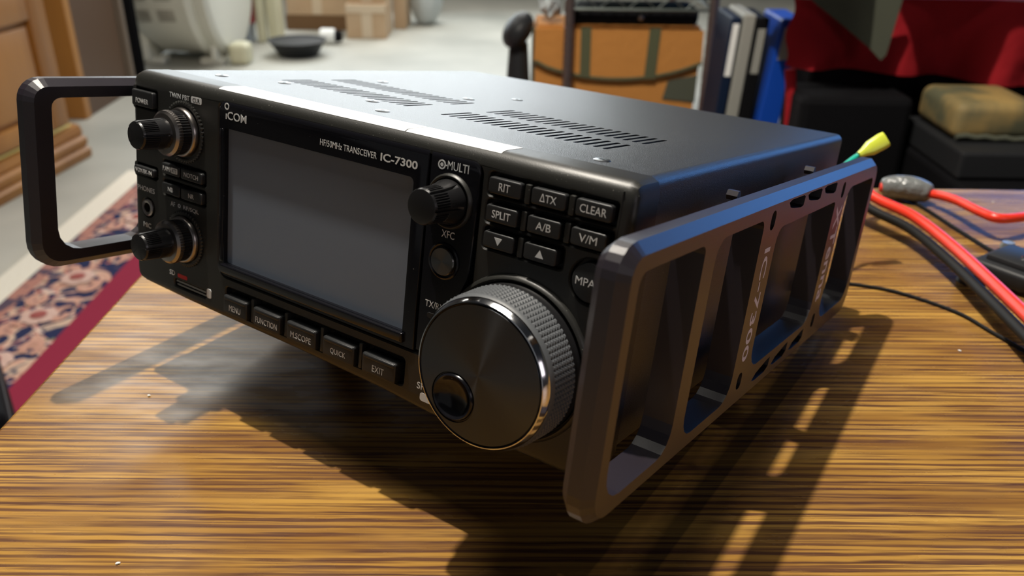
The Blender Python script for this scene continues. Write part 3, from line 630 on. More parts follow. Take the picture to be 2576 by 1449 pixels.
# ground wire with yellow connector, plugged into the radio back
gw = empty('ground_wire', (0.232, 0.30, 0.06)); tag(gw, 'teal wire with a yellow crimp connector rising behind the radio', 'wire')
cable('teal_wire', rel([(0.222, 0.2515, 0.048), (0.2235, 0.275, 0.055), (0.2285, 0.302, 0.063), (0.2325, 0.3155, 0.0675), (0.2360, 0.3185, 0.0705)], (0.232, 0.30, 0.06)), 0.0016, 'teal', 10, 8, gw)
bm = B()
a0, a1 = Vector((0.2340, 0.3165, 0.0690)), Vector((0.2445, 0.3290, 0.0775)); ax = (a1 - a0).normalized(); sd = ax.cross(Vector((-0.5, 0.738, -0.448))).normalized(); dp = ax.cross(sd).normalized()
rs = []
for t, w, h in ((0, 0.0019, 0.0019), (0.18, 0.0026, 0.0022), (0.42, 0.0044, 0.0024), (0.85, 0.0049, 0.0022), (1.0, 0.0046, 0.0018)):
    c = a0 + (a1 - a0) * t; rs.append([bm.verts.new(c + sd * w * math.copysign(abs(math.cos(q)) ** 0.55, math.cos(q)) + dp * h * math.sin(q) - Vector((0.232, 0.30, 0.06))) for q in [2 * PI * i / 16 for i in range(16)]])
for a, b2 in zip(rs, rs[1:]): bridge(bm, a, b2)
bm.faces.new(rs[0]); bm.faces.new(rs[-1]); obj('crimp_connector', bm, 'yellow', gw, smooth=50)
# clamp at right edge
ck = empty('metal_clamp', (0.322, 0.345, 0), (0, 0, math.radians(-20))); tag(ck, 'black and chrome clamp on the table at the right edge under the red cable', 'clamp')
bm = B(); box(bm, (-0.017, -0.010, 0.002), (0.017, 0.028, 0.013), bev=0.003, seg=3); box(bm, (-0.012, -0.004, 0.010), (0.012, 0.024, 0.0165), bev=0.002); obj('body', bm, 'blackb', ck, smooth=35)
bm = B(); r = bmesh.ops.create_cone(bm, cap_ends=True, segments=20, radius1=0.008, radius2=0.0065, depth=0.007, matrix=Matrix.Translation((-0.012, -0.013, 0.0035)))
obj('rubber_foot', bm, 'blackb', ck, smooth=35)
bm = B(); r = bmesh.ops.create_cone(bm, cap_ends=True, segments=16, radius1=0.0045, radius2=0.0035, depth=0.0035, matrix=Matrix.Translation((-0.013, 0.024, 0.0145))); obj('thumb_tab', bm, 'shrink', ck, smooth=35)
bm = B(); box(bm, (0.003, 0.006, 0.0150), (0.022, 0.026, 0.0180), bev=0.0010); obj('chrome_plate', bm, 'chrome', ck)
bm = B(); bmesh.ops.create_cone(bm, cap_ends=True, segments=24, radius1=0.0078, radius2=0.0078, depth=0.010, matrix=Matrix.Translation((0.014, 0.012, 0.0125)) @ Matrix.Rotation(PI / 2, 4, 'X')); obj('barrel', bm, 'chrome', ck, smooth=35)
for i, (x, y, lab) in enumerate(((0.316, 0.245, 'tiny white lint speck on the table right of the side frame shadow'), (0.104, -0.087, 'tiny pale lint speck near the bottom left of the table'), (0.262, -0.026, 'tiny pale lint speck under the front of the right side frame'), (0.022, -0.018, 'tiny pale lint speck left of the handle shadow'), (0.296, 0.492, 'tiny pale crumb at the back right edge of the table'))):
    bm = B(); bmesh.ops.create_icosphere(bm, subdivisions=1, radius=0.0007)
    for v in bm.verts: v.co = Vector((v.co.x * random.uniform(0.6, 1.8), v.co.y * random.uniform(0.5, 1.2), max(-0.0004, v.co.z * 0.6) + 0.0004))
    o = obj('lint_speck', bm, 'lint'); o.location = (x, y, 0); o.rotation_euler = (0, 0, i * 1.3); tag(o, lab, 'lint')

# ================================================================ FLOOR THINGS (left)
rug = empty('floral_rug', (-1.35, 0.6, FZ)); tag(rug, 'floral rug with a navy border, red band and cream fringe on the floor', 'rug')
du = Vector((-0.575, 0.818, 0)); dn = Vector((-0.818, -0.575, 0)); Q0 = Vector((-1.0, 0.32, FZ))
def band(name, m, d0, d1, l0, l1, z):
    bm = B(); nseg = 12; nw = 3; 
    a = [[bm.verts.new(Q0 + du * (l0 + (l1 - l0) * i / nseg) + dn * (d0 + (d1 - d0) * j / nw) + Vector((0, 0, z)) - Vector(rug.location)) for j in range(nw + 1)] for i in range(nseg + 1)]
    for i in range(nseg):
        for j in range(nw): bm.faces.new((a[i][j], a[i + 1][j], a[i + 1][j + 1], a[i][j + 1]))
    r = bmesh.ops.extrude_face_region(bm, geom=bm.faces[:])
    for v in [q for q in r['geom'] if isinstance(q, bmesh.types.BMVert)]: v.co.z -= z - 0.001
    return obj(name, bm, m, rug)
L0, L1 = -0.9, 1.15
band('field', 'rug', -0.85, -0.055, L0, L1, 0.011); band('red_band', 'rug_red', -0.055, 0.024, L0, L1, 0.0115); band('border_band', 'rug', 0.024, 0.165, L0, L1, 0.011)
band('rose_band', 'rug_pink', 0.165, 0.198, L0, L1, 0.0112); band('fringe', 'rug_cream', 0.198, 0.262, L0, L1, 0.010)
# scroll motifs woven proud of the pile
for k in range(14):
    t = -0.10 + k * 0.065; dd = 0.055 + (0.075 if k % 2 else 0.0); c = Q0 + du * t + dn * dd - Vector(rug.location)
    bm = B(); tube(bm, [c + du * (0.034 - 0.002 * q) * math.cos(q * 0.5 + k) + dn * (0.020 - 0.0013 * q) * math.sin(q * 0.5 + k) + Vector((0, 0, 0.012)) for q in range(12)], 0.0075, 8, rf=lambda q: 0.5 + 0.8 * math.sin(PI * q) )
    for v in bm.verts: v.co.z = 0.0125 + (v.co.z - 0.012) * 0.12
    obj('scroll_motif', bm, 'rug_scroll' if 'rug_scroll' in M else M.setdefault('rug_scroll', mat('rug rose scroll', (0.55, 0.30, 0.23), 0.95, 0, 0.1)), rug, smooth=True)
for k in range(6):
    t = -0.06 + k * 0.17; c = Q0 + du * t + dn * 0.095 - Vector(rug.location)
    bm = B()
    for q in range(7):
        a = q * 2 * PI / 7; p = c + Vector((math.cos(a), math.sin(a), 0)) * 0.021
        r = bmesh.ops.create_uvsphere(bm, u_segments=10, v_segments=6, radius=0.015, matrix=Matrix.Translation(p))
    for v in bm.verts: v.co.z = 0.014 + (v.co.z) * 0.12
    obj('flower_motif', bm, M.setdefault('rug_flower', mat('rug flower', (0.62, 0.42, 0.36), 0.95, 0, 0.1)), rug, smooth=True)
    bm = B(); bmesh.ops.create_uvsphere(bm, u_segments=12, v_segments=6, radius=0.016, matrix=Matrix.Translation(c))
    for v in bm.verts: v.co.z = 0.017 + v.co.z * 0.12
    obj('flower_heart', bm, M.setdefault('rug_heart', mat('rug flower heart', (0.34, 0.10, 0.09), 0.95, 0, 0.1)), rug, smooth=True)

def rbox(name, r0, r1, g0, g1, z0, z1, m, parent=None, bev=0.004, lean=0):
    bm = B(); box(bm, (0, 0, 0), (r1 - r0, g1 - g0, z1 - z0), bev=bev)
    if lean:
        for v in bm.verts: v.co.x += lean * v.co.z
    o = obj(name, bm, m); base = room(r0, g0, z0)
    o.location = base; o.rotation_euler = (0, 0, ROOMROT)
    if parent: 
        o.parent = parent; o.matrix_parent_inverse = Matrix.Identity(4)
        o.location = parent_inv(parent) @ base; o.rotation_euler = (0, 0, ROOMROT - parent.rotation_euler.z)
    return o
def parent_inv(p): return (Matrix.Translation(p.location) @ p.rotation_euler.to_matrix().to_4x4()).inverted()
def group(name, r, g, z, label, cat, grp=None): e = empty(name, room(r, g, z), (0, 0, ROOMROT)); tag(e, label, cat, grp); return e
# black case near the table, left
blk = group('black_case', -0.83, 0.97, FZ, 'black case standing on the rug beside the left table edge', 'case')
blk.location = (-0.505, 0.118, FZ + 0.0125); blk.rotation_euler = (0, 0, math.atan2(0.375, -0.927))
bm = B(); box(bm, (0.0, 0.0, 0.0), (0.40, 0.30, 0.287), bev=0.012, seg=3); obj('case_body', bm, 'black', blk, smooth=35)
bm = B(); box(bm, (-0.001, -0.001, 0.225), (0.401, 0.301, 0.233), bev=0.001); obj('lid_seam', bm, 'blackb', blk)

# cabinet with raised panel door; local x runs along its front, away from its right corner
cab = empty('wooden_cabinet', (-2.11, 1.10, FZ), (0, 0, math.atan2(-0.32, 0.17))); tag(cab, 'honey oak cabinet with raised-panel door and moulded plinth', 'cabinet')
def cbox(name, lo, hi, m, bev=0.003, par=cab):
    bm = B(); box(bm, lo, hi, bev=bev); return obj(name, bm, m, par, smooth=30)
W_ = 0.75   # local +y points back into the room? front faces local +y
fy = 1.0
cbox('carcass', (0.0, -0.42, 0.10), (W_, -0.022, 1.15), 'cabinet_dark')  # painted dark to stand for the shade on the receding side
bm = B(); prof = [(0, 0.0), (0.022, 0.0), (0.026, 0.010), (0.026, 0.026), (0.014, 0.034), (0.020, 0.042), (0.020, 0.058), (0.006, 0.066), (0.010, 0.075), (0.004, 0.095), (-0.022, 0.10)]
for (x0, x1) in ((-0.03, W_),):
    a = [bm.verts.new((x0, y, z)) for y, z in prof]; c = [bm.verts.new((x1, y, z)) for y, z in prof]
    for i in range(len(prof) - 1): bm.faces.new((a[i], c[i], c[i + 1], a[i + 1]))
    d = [bm.verts.new((x0, -0.42, z)) for z in (0.10, 0.0)]; e = [bm.verts.new((x1, -0.42, z)) for z in (0.10, 0.0)]
    bm.faces.new(a + d); bm.faces.new(c + e)
    bm.faces.new((a[-1], c[-1], e[0], d[0]))
obj('plinth', bm, 'cabinet', cab, smooth=30)
cbox('brass_strip', (0.0, -0.021, 0.100), (W_, -0.002, 0.108), 'brass', 0.001)
cbox('corner_post', (0.0, -0.022, 0.108), (0.035, -0.004, 1.15), 'cabinet', 0.002)
door = cbox('door', (0.038, -0.021, 0.115), (0.60, -0.006, 1.12), 'cabinet', 0.002)
cbox('door_stile', (0.038, -0.010, 0.115), (0.092, 0.010, 1.12), 'cabinet', 0.004, door); cbox('door_stile', (0.53, -0.010, 0.115), (0.60, 0.010, 1.12), 'cabinet', 0.004, door)
cbox('door_rail', (0.092, -0.010, 0.115), (0.53, 0.0095, 0.165), 'cabinet', 0.004, door)
cbox('door_rail', (0.092, -0.010, 0.415), (0.53, 0.0095, 0.50), 'cabinet', 0.004, door)
cbox('raised_panel', (0.108, -0.008, 0.18), (0.515, 0.006, 0.40), 'cabinet', 0.005, door)
cbox('raised_panel', (0.108, -0.008, 0.515), (0.515, 0.006, 1.08), 'cabinet', 0.005, door)

t = group('bookcase', -1.50, 2.88, FZ, 'tall brown bookcase side behind the oak cabinet', 'bookcase')
rbox('side_board', -1.64, -1.435, 2.88, 2.92, FZ, 0.7, 'cabinet', t); rbox('back_board', -1.82, -1.44, 2.92, 3.25, FZ, 0.7, 'cabinet_dark', t)
tag(rbox('taupe_board', -1.56, -1.425, 3.27, 3.30, FZ, 0.6, 'taupe'), 'taupe board standing behind the brown bookcase', 'board')
tag(rbox('black_board', -1.60, -1.49, 3.52, 3.56, FZ, 0.6, 'black'), 'black board standing left of the white fan', 'board')

# drum fan
fan = group('floor_fan', -1.38, 3.72, FZ, 'white plastic drum fan with slotted housing standing on the floor', 'fan')
FC = Vector((0.02, 0.20, 0.37)); FR = 0.36
bm = B()   # drum axis along local x, seen from side
def drum(bm, prof, n=72):
    rings = []
    for x, r in prof: rings.append([bm.verts.new((FC.x + x, FC.y + r * math.cos(2 * PI * i / n), FC.z + r * math.sin(2 * PI * i / n))) for i in range(n)])
    for a, b2 in zip(rings, rings[1:]): bridge(bm, a, b2)
    bm.faces.new(rings[0]); bm.faces.new(rings[-1])
drum(bm, [(-0.185, 0.28), (-0.18, 0.315), (-0.14, 0.34), (0.02, 0.345), (0.06, 0.36), (0.085, 0.352)])
obj('housing', bm, 'fan', fan, smooth=35)
bm = B(); drum(bm, [(0.075, 0.335), (0.10, 0.345), (0.135, 0.35), (0.15, 0.33), (0.15, 0.26), (0.12, 0.10)]); obj('front_ring', bm, 'fan', fan, smooth=35)
for x0, x1 in ((-0.155, -0.095), (-0.065, 0.005)):
    for deg in [168 + 1.6 * k for k in range(17)] + [201 + 1.6 * k for k in range(6)]:
        a = math.radians(deg)
        bm = B(); c = FC + Vector(((x0 + x1) / 2, 0.345 * math.cos(a), 0.345 * math.sin(a)))
        box(bm, (-(x1 - x0) / 2, -0.0018, -0.0018), ((x1 - x0) / 2, 0.0018, 0.0018), Matrix.Translation(c) @ Matrix.Rotation(a, 4, 'X'), 0.0005); obj('slot', bm, 'fan_dark', fan)
bm = B(); box(bm, (-0.185, 0.0, 0.02), (-0.15, 0.32, 0.36), bev=0.01); obj('stand_leg', bm, 'fan', fan)
bm = B(); box(bm, (0.105, 0.0, 0.02), (0.135, 0.32, 0.36), bev=0.01); obj('stand_leg', bm, 'fan', fan)
bm = B(); box(bm, (-0.27, 0.02, 0.0), (-0.10, 0.10, 0.03), bev=0.01); obj('foot_bar', bm, 'fan', fan)
bm = B(); box(bm, (0.05, 0.02, 0.0), (0.15, 0.34, 0.03), bev=0.008); obj('foot_bar', bm, 'fan', fan)

o = rbox('dark_box', -1.375, -1.325, 4.10, 4.24, FZ, 0.05, 'taupe', lean=0.02); tag(o, 'tall dark grey box just right of the white fan', 'box')
mg = group('magazine_stack', -1.27, 4.24, FZ, 'upright pile of pale blue and red printed sleeves beside the dark box', 'magazine')
rbox('pale_sleeve', -1.30, -1.245, 4.24, 4.34, FZ, -0.05, 'paper', mg, 0.003); rbox('red_sleeve', -1.243, -1.228, 4.25, 4.34, FZ + 0.09, -0.05, 'pinkred', mg, 0.002); rbox('pink_sleeve', -1.318, -1.302, 4.24, 4.34, FZ, FZ + 0.11, 'pinkred', mg, 0.002)
tag(rbox('plastic_jug', -1.215, -1.18, 4.24, 4.32, FZ, -0.20, 'cream', bev=0.012), 'narrow cream plastic container beside the printed sleeves', 'container')
tag(rbox('plastic_jug', -1.172, -1.115, 4.28, 4.40, FZ, -0.12, 'cream', bev=0.015), 'wider cream plastic container left of the cardboard box', 'container')
tag(rbox('tan_box', -1.205, -1.12, 3.74, 3.84, FZ, FZ + 0.09, 'cream', bev=0.02), 'small tan box at the foot of the fan', 'box')
# cardboard boxes
pl = rbox('wooden_pallet', -1.16, -0.84, 4.60, 5.0, FZ, FZ + 0.075, 'pallet'); tag(pl, 'low brown wooden board under the large cardboard box', 'board')
def carton(r0, r1, g0, g1, z0, z1, lab, tape=True, grp=None):
    e = group('cardboard_box', r0, g0, z0, lab, 'box')
    rbox('box_body', r0, r1, g0, g1, z0, z1, 'cardboard', e, 0.004)
    if tape: rbox('tape', (r0 + r1) / 2 - 0.025 + (r1 - r0) * 0.02, (r0 + r1) / 2 + 0.03, g0 - 0.002, g0 + 0.02, z0 + 0.005, z1 - 0.005, 'tape', e, 0.0005)
    return e
carton(-1.15, -0.845, 4.60, 4.95, FZ + 0.075, FZ + 0.45, 'cardboard box standing on the low wooden board, left of the three')
e = carton(-0.808, -0.612, 4.38, 4.62, FZ, FZ + 0.165, 'small cardboard box on the floor, middle of the three')
bm = B(); 
rbox('flap', -0.806, -0.614, 4.375, 4.38, FZ + 0.125, FZ + 0.163, 'tape', e, 0.001)
carton(-0.808, -0.615, 4.42, 4.66, FZ + 0.167, FZ + 0.42, 'cardboard box stacked on the small middle box', True)
carton(-0.61, -0.545, 4.66, 4.90, FZ, FZ + 0.42, 'tall narrow cardboard box on the floor, rightmost', False)
bag = group('plastic_bag', -0.53, 4.72, FZ, 'bluish white plastic bag slumped beside the rightmost cardboard box', 'bag')
bm = B(); bmesh.ops.create_icosphere(bm, subdivisions=3, radius=1.0)
for v in bm.verts:
    n_ = noise.noise(v.co * 2.2) * 0.16; v.co = Vector((v.co.x * (0.085 + 0.02 * v.co.z * -1) * (1 + n_) + 0.08, v.co.y * 0.09 * (1 + n_) + 0.1, (v.co.z * (1 + n_) * 0.16 + 0.16)))
    v.co.z = max(0, v.co.z)
obj('bag_body', bm, 'bag_blue', bag, smooth=True)
# black bin lid / bowl
bw = group('black_basin', -0.96, 3.98, FZ, 'shallow black basin on the floor in front of the cardboard boxes', 'basin')
bm = B(); rings = []
for r, z in ((0.0, 0.0), (0.085, 0.0), (0.125, 0.065), (0.133, 0.068), (0.12, 0.066), (0.08, 0.01), (0.0, 0.01)):
    rings.append([bm.verts.new((r * math.cos(2 * PI * i / 40), r * math.sin(2 * PI * i / 40), z)) for i in range(40)] if r else [bm.verts.new((0, 0, z))])
for a, b2 in zip(rings, rings[1:]):
    if len(a) == 1 or len(b2) == 1:
        if len(b2) == 1: a, b2 = b2, a
        for i in range(40): bm.faces.new((a[0], b2[i], b2[(i + 1) % 40]))
    else: bridge(bm, a, b2)
obj('basin_shell', bm, 'blackb', bw, smooth=40)
bm = B(); bmesh.ops.create_cone(bm, cap_ends=True, segments=32, radius1=0.118, radius2=0.122, depth=0.012, matrix=Matrix.Translation((0, 0, 0.055))); obj('lid', bm, 'blackb', bw, smooth=40)
cn = group('white_canister', -0.875, 4.25, FZ, 'small white canister with a black cap lying right of the black basin', 'canister')
bm = B(); bmesh.ops.create_cone(bm, cap_ends=True, segments=28, radius1=0.036, radius2=0.036, depth=0.07, matrix=Matrix.Translation((0.0, 0, 0.036)) @ Matrix.Rotation(PI / 2, 4, 'Y')); bmesh.ops.bevel(bm, geom=bm.edges[:], offset=0.004, segments=2, affect='EDGES'); obj('canister_body', bm, 'whitep', cn, smooth=35)
bm = B(); bmesh.ops.create_cone(bm, cap_ends=True, segments=24, radius1=0.028, radius2=0.024, depth=0.03, matrix=Matrix.Translation((0.052, 0, 0.036)) @ Matrix.Rotation(PI / 2, 4, 'Y')); obj('cap', bm, 'black', cn, smooth=35)

# ================================================================ SHELF UNIT (right)
sh = group('wire_shelf', 0.11, 1.68, FZ, 'wire shelving unit with ringed posts holding the orange bag', 'shelf')
sh.rotation_euler = (0, 0, ROOMROT)
def shp(r, g, z): return parent_inv(sh) @ room(r, g, z)
def post(r, g):
    bm = B(); c = shp(r, g, 0); z0, z1 = 0.0, 1.35; prof = []
    z = z0
    pts = [(0.0, 0.0095)]
    rings = []; zz = 0
    while zz < z1:
        for dz, rr in ((0.0, 0.0095), (0.0225, 0.0095), (0.0228, 0.0084), (0.0251, 0.0084)): rings.append([bm.verts.new((c.x + rr * math.cos(2 * PI * i / 14), c.y + rr * math.sin(2 * PI * i / 14), zz + dz)) for i in range(14)])
        zz += 0.0254
    for a, b2 in zip(rings, rings[1:]): bridge(bm, a, b2)
    bm.faces.new(rings[0]); bm.faces.new(rings[-1]); obj('post', bm, 'pole', sh, smooth=30)
for r, g in ((0.113, 1.70), (0.387, 1.70), (0.113, 2.15), (0.387, 2.15)): post(r, g)
def shelf(z, wires=True):
    for (a, b2) in (((0.113, 1.70), (0.387, 1.70)), ((0.113, 2.15), (0.387, 2.15)), ((0.113, 1.70), (0.113, 2.15)), ((0.387, 1.70), (0.387, 2.15))):
        bm = B()
        for dz in (0, -0.024): tube(bm, [shp(a[0], a[1], z + dz), shp(b2[0], b2[1], z + dz)], 0.003, 8)
        nz_ = 10; zig = [shp(a[0] + (b2[0] - a[0]) * i / nz_, a[1] + (b2[1] - a[1]) * i / nz_, z - (0.0 if i % 2 else 0.024)) for i in range(nz_ + 1)]
        tube(bm, zig, 0.0018, 6); obj('rail', bm, 'wire', sh)
    bm = B()
    for i in range(12): q = 0.125 + i * 0.0228; tube(bm, [shp(q, 1.70, z), shp(q, 2.15, z)], 0.0018, 6)
    obj('wire_deck', bm, 'wire', sh)
shelf(-0.012); shelf(-0.275); 
tag(rbox('green_folder', 0.14, 0.36, 1.72, 2.0, -0.0095, 0.004, 'green', bev=0.001), 'green folder lying on the upper wire shelf', 'folder')
# orange bag
ob = group('canvas_bag', 0.04, 1.76, -0.27, 'orange canvas messenger bag with olive trim on the wire shelf', 'bag')
def bagp(name, pts, g0, g1, m, bulge=0.0, z=0):
    """pts in (r, z) room coordinates; front bulges towards the camera"""
    bm = B(); inv = parent_inv(ob)
    f = [bm.verts.new(inv @ room(r, g0, zz)) for r, zz in pts]; k = [bm.verts.new(inv @ room(r, g1, zz)) for r, zz in pts]
    tess(bm, [f]); tess(bm, [k]); bridge(bm, f, k)
    bmesh.ops.bevel(bm, geom=[e for e in bm.edges if len(e.link_faces) == 2 and e.calc_face_angle(0) > 0.6], offset=min(0.006, abs(g1 - g0) * 0.3), segments=2, affect='EDGES')
    return obj(name, bm, m, ob, smooth=40)
G0 = 1.735
bagp('bag_body', [(0.047, -0.27), (0.372, -0.27), (0.378, -0.10), (0.372, -0.072), (0.055, -0.072), (0.046, -0.10)], G0, 1.85, 'canvas')
fp = [(0.049, -0.078), (0.048, -0.140)] + [(0.05 + 0.33 * t, -0.140 - 0.034 * math.sin(PI * min(1, t * 1.02)) ** 0.7) for t in [i / 12 for i in range(13)]] + [(0.378, -0.078)]
bagp('flap', fp, G0 - 0.010, G0 + 0.002, 'canvas')
tr = [(0.05 + 0.33 * i / 16, -0.140 - 0.034 * math.sin(PI * min(1, i / 16 * 1.02)) ** 0.7) for i in range(17)]
bm = B(); inv = parent_inv(ob); tube(bm, [inv @ room(r, G0 - 0.008, z) for r, z in tr], 0.0042, 8); obj('flap_piping', bm, 'olive', ob, smooth=True)
bagp('strap', [(0.140, -0.170), (0.160, -0.172), (0.158, -0.074), (0.138, -0.074)], G0 - 0.013, G0 - 0.009, 'olive')
bagp('strap', [(0.268, -0.172), (0.290, -0.172), (0.294, -0.074), (0.272, -0.074)], G0 - 0.013, G0 - 0.009, 'olive')
bagp('corner_patch', [(0.310, -0.214), (0.376, -0.22), (0.376, -0.165), (0.318, -0.178)], G0 - 0.003, G0 + 0.004, 'sage')
bm = B(); tube(bm, [inv @ room(0.047, G0 + 0.002, z) for z in (-0.265, -0.2, -0.12, -0.078)], 0.004, 8); obj('side_piping', bm, 'sage', ob, smooth=True)
bo = group('black_pouch', 0.11, 1.74, -0.073, 'black pouch with a small silver buckle lying on top of the orange bag', 'pouch')
bm = B(); vs = box(bm, (0.0, 0.0, 0.0), (0.26, 0.10, 0.033), bev=0.012, seg=3)
for v in bm.verts: v.co.z *= 1 + 0.25 * noise.noise(v.co * 20); v.co.z = max(0.0, v.co.z)
obj('pouch_body', bm, 'black', bo, smooth=True)
bm = B(); bmesh.ops.create_uvsphere(bm, u_segments=12, v_segments=8, radius=0.006, matrix=Matrix.Translation((0.145, 0.0, 0.016))); obj('buckle', bm, 'nickel', bo, smooth=True)
ca = group('black_bag', -0.016, 1.745, -0.275, 'black bag end with grey lining hanging left of the orange bag', 'bag')
bm = B(); bmesh.ops.create_icosphere(bm, subdivisions=3, radius=1.0)
for v in bm.verts: v.co = Vector((v.co.x * 0.030 + 0.032 + 0.012 * v.co.z, v.co.y * 0.05 + 0.06, 0.18 + v.co.z * 0.036))
obj('bag_end', bm, 'blackb', ca, smooth=True)
bm = B(); bmesh.ops.create_cone(bm, cap_ends=True, segments=16, radius1=0.030, radius2=0.019, depth=0.155, matrix=Matrix.Translation((0.034, 0.06, 0.079))); obj('bag_side', bm, 'blackb', ca, smooth=40)
wc = group('white_cloth', 0.06, 1.76, -0.066, 'crumpled white plastic wrap tucked on the left end of the orange bag', 'wrap')
bm = B(); bmesh.ops.create_icosphere(bm, subdivisions=3, radius=1.0)
for v in bm.verts: n_ = noise.noise(v.co * 3) * 0.45; v.co = Vector((v.co.x * 0.020 * (1 + n_) + 0.018, v.co.y * 0.03 * (1 + n_), v.co.z * 0.028 * (1 + n_) + 0.032))
obj('wrap_body', bm, 'bag_blue', wc, smooth=True)
# binders on the lower shelf end
def binder(r0, r1, z0, z1, g, m, lab, lean, lbl=None, d=0.22):
    e = group('ring_binder', r0, g, z0, lab, 'binder', 'binders beside the wire shelf')
    o = rbox('binder_cover', r0, r1, g, g + d, z0, z1, m, e, 0.003, lean)
    if lbl:
        w = r1 - r0; o = rbox('spine_label', r0 + w * 0.2 + lean * (z1 - z0) * lbl[0], r1 - w * 0.2 + lean * (z1 - z0) * lbl[0], g - 0.0015, g + 0.002, z0 + (z1 - z0) * lbl[0], z0 + (z1 - z0) * lbl[1], lbl[2], e, 0.0005, lean)
cr_ = rbox('low_stand', 0.33, 0.60, 1.44, 1.66, FZ, -0.262, 'black'); tag(cr_, 'low black stand under the row of ring binders', 'stand')
binder(0.350, 0.367, -0.262, -0.010, 1.46, 'navy', 'navy ring binder with a white spine label, nearest the shelf post', 0.055, (0.62, 0.96, 'whitep'), 0.11)
binder(0.369, 0.390, -0.262, -0.005, 1.46, 'offwhite', 'off-white ring binder standing between two dark binders', 0.055, None, 0.11)
binder(0.393, 0.414, -0.262, -0.010, 1.46, 'black', 'black ring binder with a dull label right of the off-white one', 0.05, (0.64, 0.93, 'offwhite'), 0.11)
binder(0.418, 0.456, -0.262, -0.010, 1.45, 'blue', 'bright blue ring binder leaning against the red cloth', 0.10, (0.74, 0.95, 'offwhite'), 0.11)
# red cloth on a black chest
ct = group('black_chest', 0.40, 1.22, FZ, 'black chest beneath the draped red cloth', 'chest')
rbox('chest_body', 0.455, 1.15, 1.305, 1.42, FZ, -0.02, 'black', ct, 0.01)
rbox('side_block', 0.413, 0.572, 1.20, 1.30, FZ, -0.075, 'black', ct, 0.01)
bm = B(); G = 1.26; nx, nzz = 40, 14; inv = None
rc = group('red_cloth', 0.43, 1.26, 0.0, 'dark red cloth draped over the black chest with folds', 'cloth')
inv = parent_inv(rc); grid = []
for i in range(nx + 1):
    t = i / nx; r = 0.395 + 0.75 * t; row = []
    zb = -0.043 - 0.030 * min(1, t * 1.9)
    for j in range(nzz + 1):
        w = j / nzz; z = 0.05 + (zb - 0.05) * w
        row.append(bm.verts.new(inv @ room(r + 0.004 * math.sin(9 * w + t * 20), 1.265 - 0.014 * math.sin(t * 34) * (0.4 + w) - 0.012 * math.sin(t * 13 + 1), z)))
    grid.append(row)
for i in range(nx):
    for j in range(nzz): bm.faces.new((grid[i][j], grid[i + 1][j], grid[i + 1][j + 1], grid[i][j + 1]))
obj('front_drape', bm, 'cloth', rc, smooth=True)
bm = B(); a = [bm.verts.new(inv @ p) for p in (room(0.395, 1.265, 0.05), room(1.145, 1.265, 0.05), room(1.145, 1.43, 0.04), room(0.395, 1.43, 0.04))]; bm.faces.new(a); bmesh.ops.subdivide_edges(bm, edges=bm.edges[:], cuts=6, use_grid_fill=True)
obj('top_drape', bm, 'cloth', rc, smooth=True)
bm = B(); tube(bm, [inv @ room(*p) for p in ((0.408, 1.262, -0.05), (0.414, 1.258, -0.09), (0.418, 1.256, -0.135), (0.415, 1.256, -0.155))], 0.008, 8); obj('hanging_tail', bm, 'cloth', rc, smooth=True)
sg = group('grey_cloth', 0.45, 1.20, 0.0, 'grey-green cloth corner hanging over the red cloth', 'cloth')
inv = parent_inv(sg); bm = B(); P = [(0.40, 0.06), (0.50, 0.06), (0.535, 0.06), (0.527, -0.020), (0.521, -0.028), (0.50, -0.010), (0.45, 0.025), (0.42, 0.045)]
f = [bm.verts.new(inv @ room(r, 1.225, z)) for r, z in P]; k = [bm.verts.new(inv @ room(r, 1.229, z)) for r, z in P]; tess(bm, [f]); tess(bm, [k]); bridge(bm, f, k); obj('cloth_corner', bm, 'sage', sg)
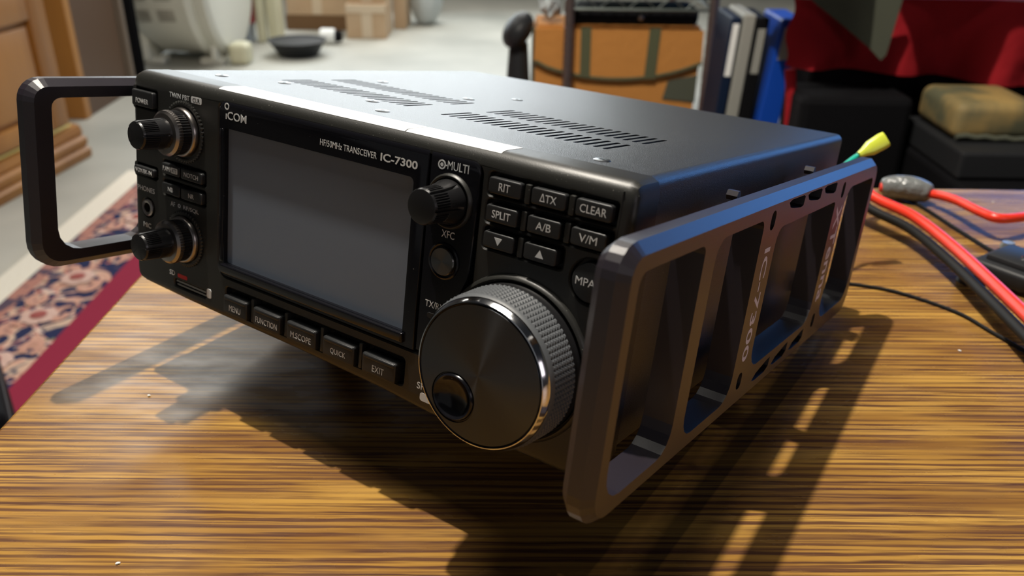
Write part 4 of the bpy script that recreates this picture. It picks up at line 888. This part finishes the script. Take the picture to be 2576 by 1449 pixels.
# brocade cushion and black cases on the right
cu = group('brocade_cushion', 0.592, 1.12, -0.111, 'gold and olive brocade cushion under the red cloth', 'cushion')
bm = B(); box(bm, (0.0, 0, 0.0), (0.115, 0.12, 0.050), bev=0.014, seg=4); obj('cushion_body', bm, 'gold', cu, smooth=True)
inv = parent_inv(cu); bm = B(); tube(bm, [(0.004 + 0.013 * i, -0.002, 0.006 + 0.002 * (i % 2) - 0.0006 * i) for i in range(9)], 0.004, 8); obj('fringe', bm, 'sage', cu, smooth=True)
st_ = group('black_amplifier', 0.58, 1.06, FZ, 'stacked black equipment behind the table at the right', 'equipment')
rbox('lower_case', 0.580, 1.10, 1.04, 1.25, FZ, -0.150, 'black', st_, 0.006); rbox('upper_case', 0.585, 1.10, 1.07, 1.25, -0.149, -0.112, 'blackb', st_, 0.004)
bb = group('black_crate', 0.33, 0.86, FZ, 'black crate directly behind the table back edge', 'crate')
rbox('crate_body', 0.36, 1.0, 0.80, 1.0, FZ, -0.145, 'black', bb, 0.012); rbox('crate_rim', 0.355, 1.005, 0.795, 1.005, -0.160, -0.142, 'blackb', bb, 0.005)

# dark coat added unseen, its two gaps shape the lamp's patches on the red cloth
ht = group('light_blocker', 0.3, 1.17, 0.15, 'dark coat added unseen above the red cloth to shadow it', 'blocker')
inv = parent_inv(ht)
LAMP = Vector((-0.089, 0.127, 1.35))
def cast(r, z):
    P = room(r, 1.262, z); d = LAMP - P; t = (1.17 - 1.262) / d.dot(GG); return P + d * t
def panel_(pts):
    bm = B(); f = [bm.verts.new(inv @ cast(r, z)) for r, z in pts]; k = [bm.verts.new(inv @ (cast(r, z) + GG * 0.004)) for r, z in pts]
    tess(bm, [f]); tess(bm, [k]); bridge(bm, f, k); obj('blocker_panel', bm, 'black', ht)
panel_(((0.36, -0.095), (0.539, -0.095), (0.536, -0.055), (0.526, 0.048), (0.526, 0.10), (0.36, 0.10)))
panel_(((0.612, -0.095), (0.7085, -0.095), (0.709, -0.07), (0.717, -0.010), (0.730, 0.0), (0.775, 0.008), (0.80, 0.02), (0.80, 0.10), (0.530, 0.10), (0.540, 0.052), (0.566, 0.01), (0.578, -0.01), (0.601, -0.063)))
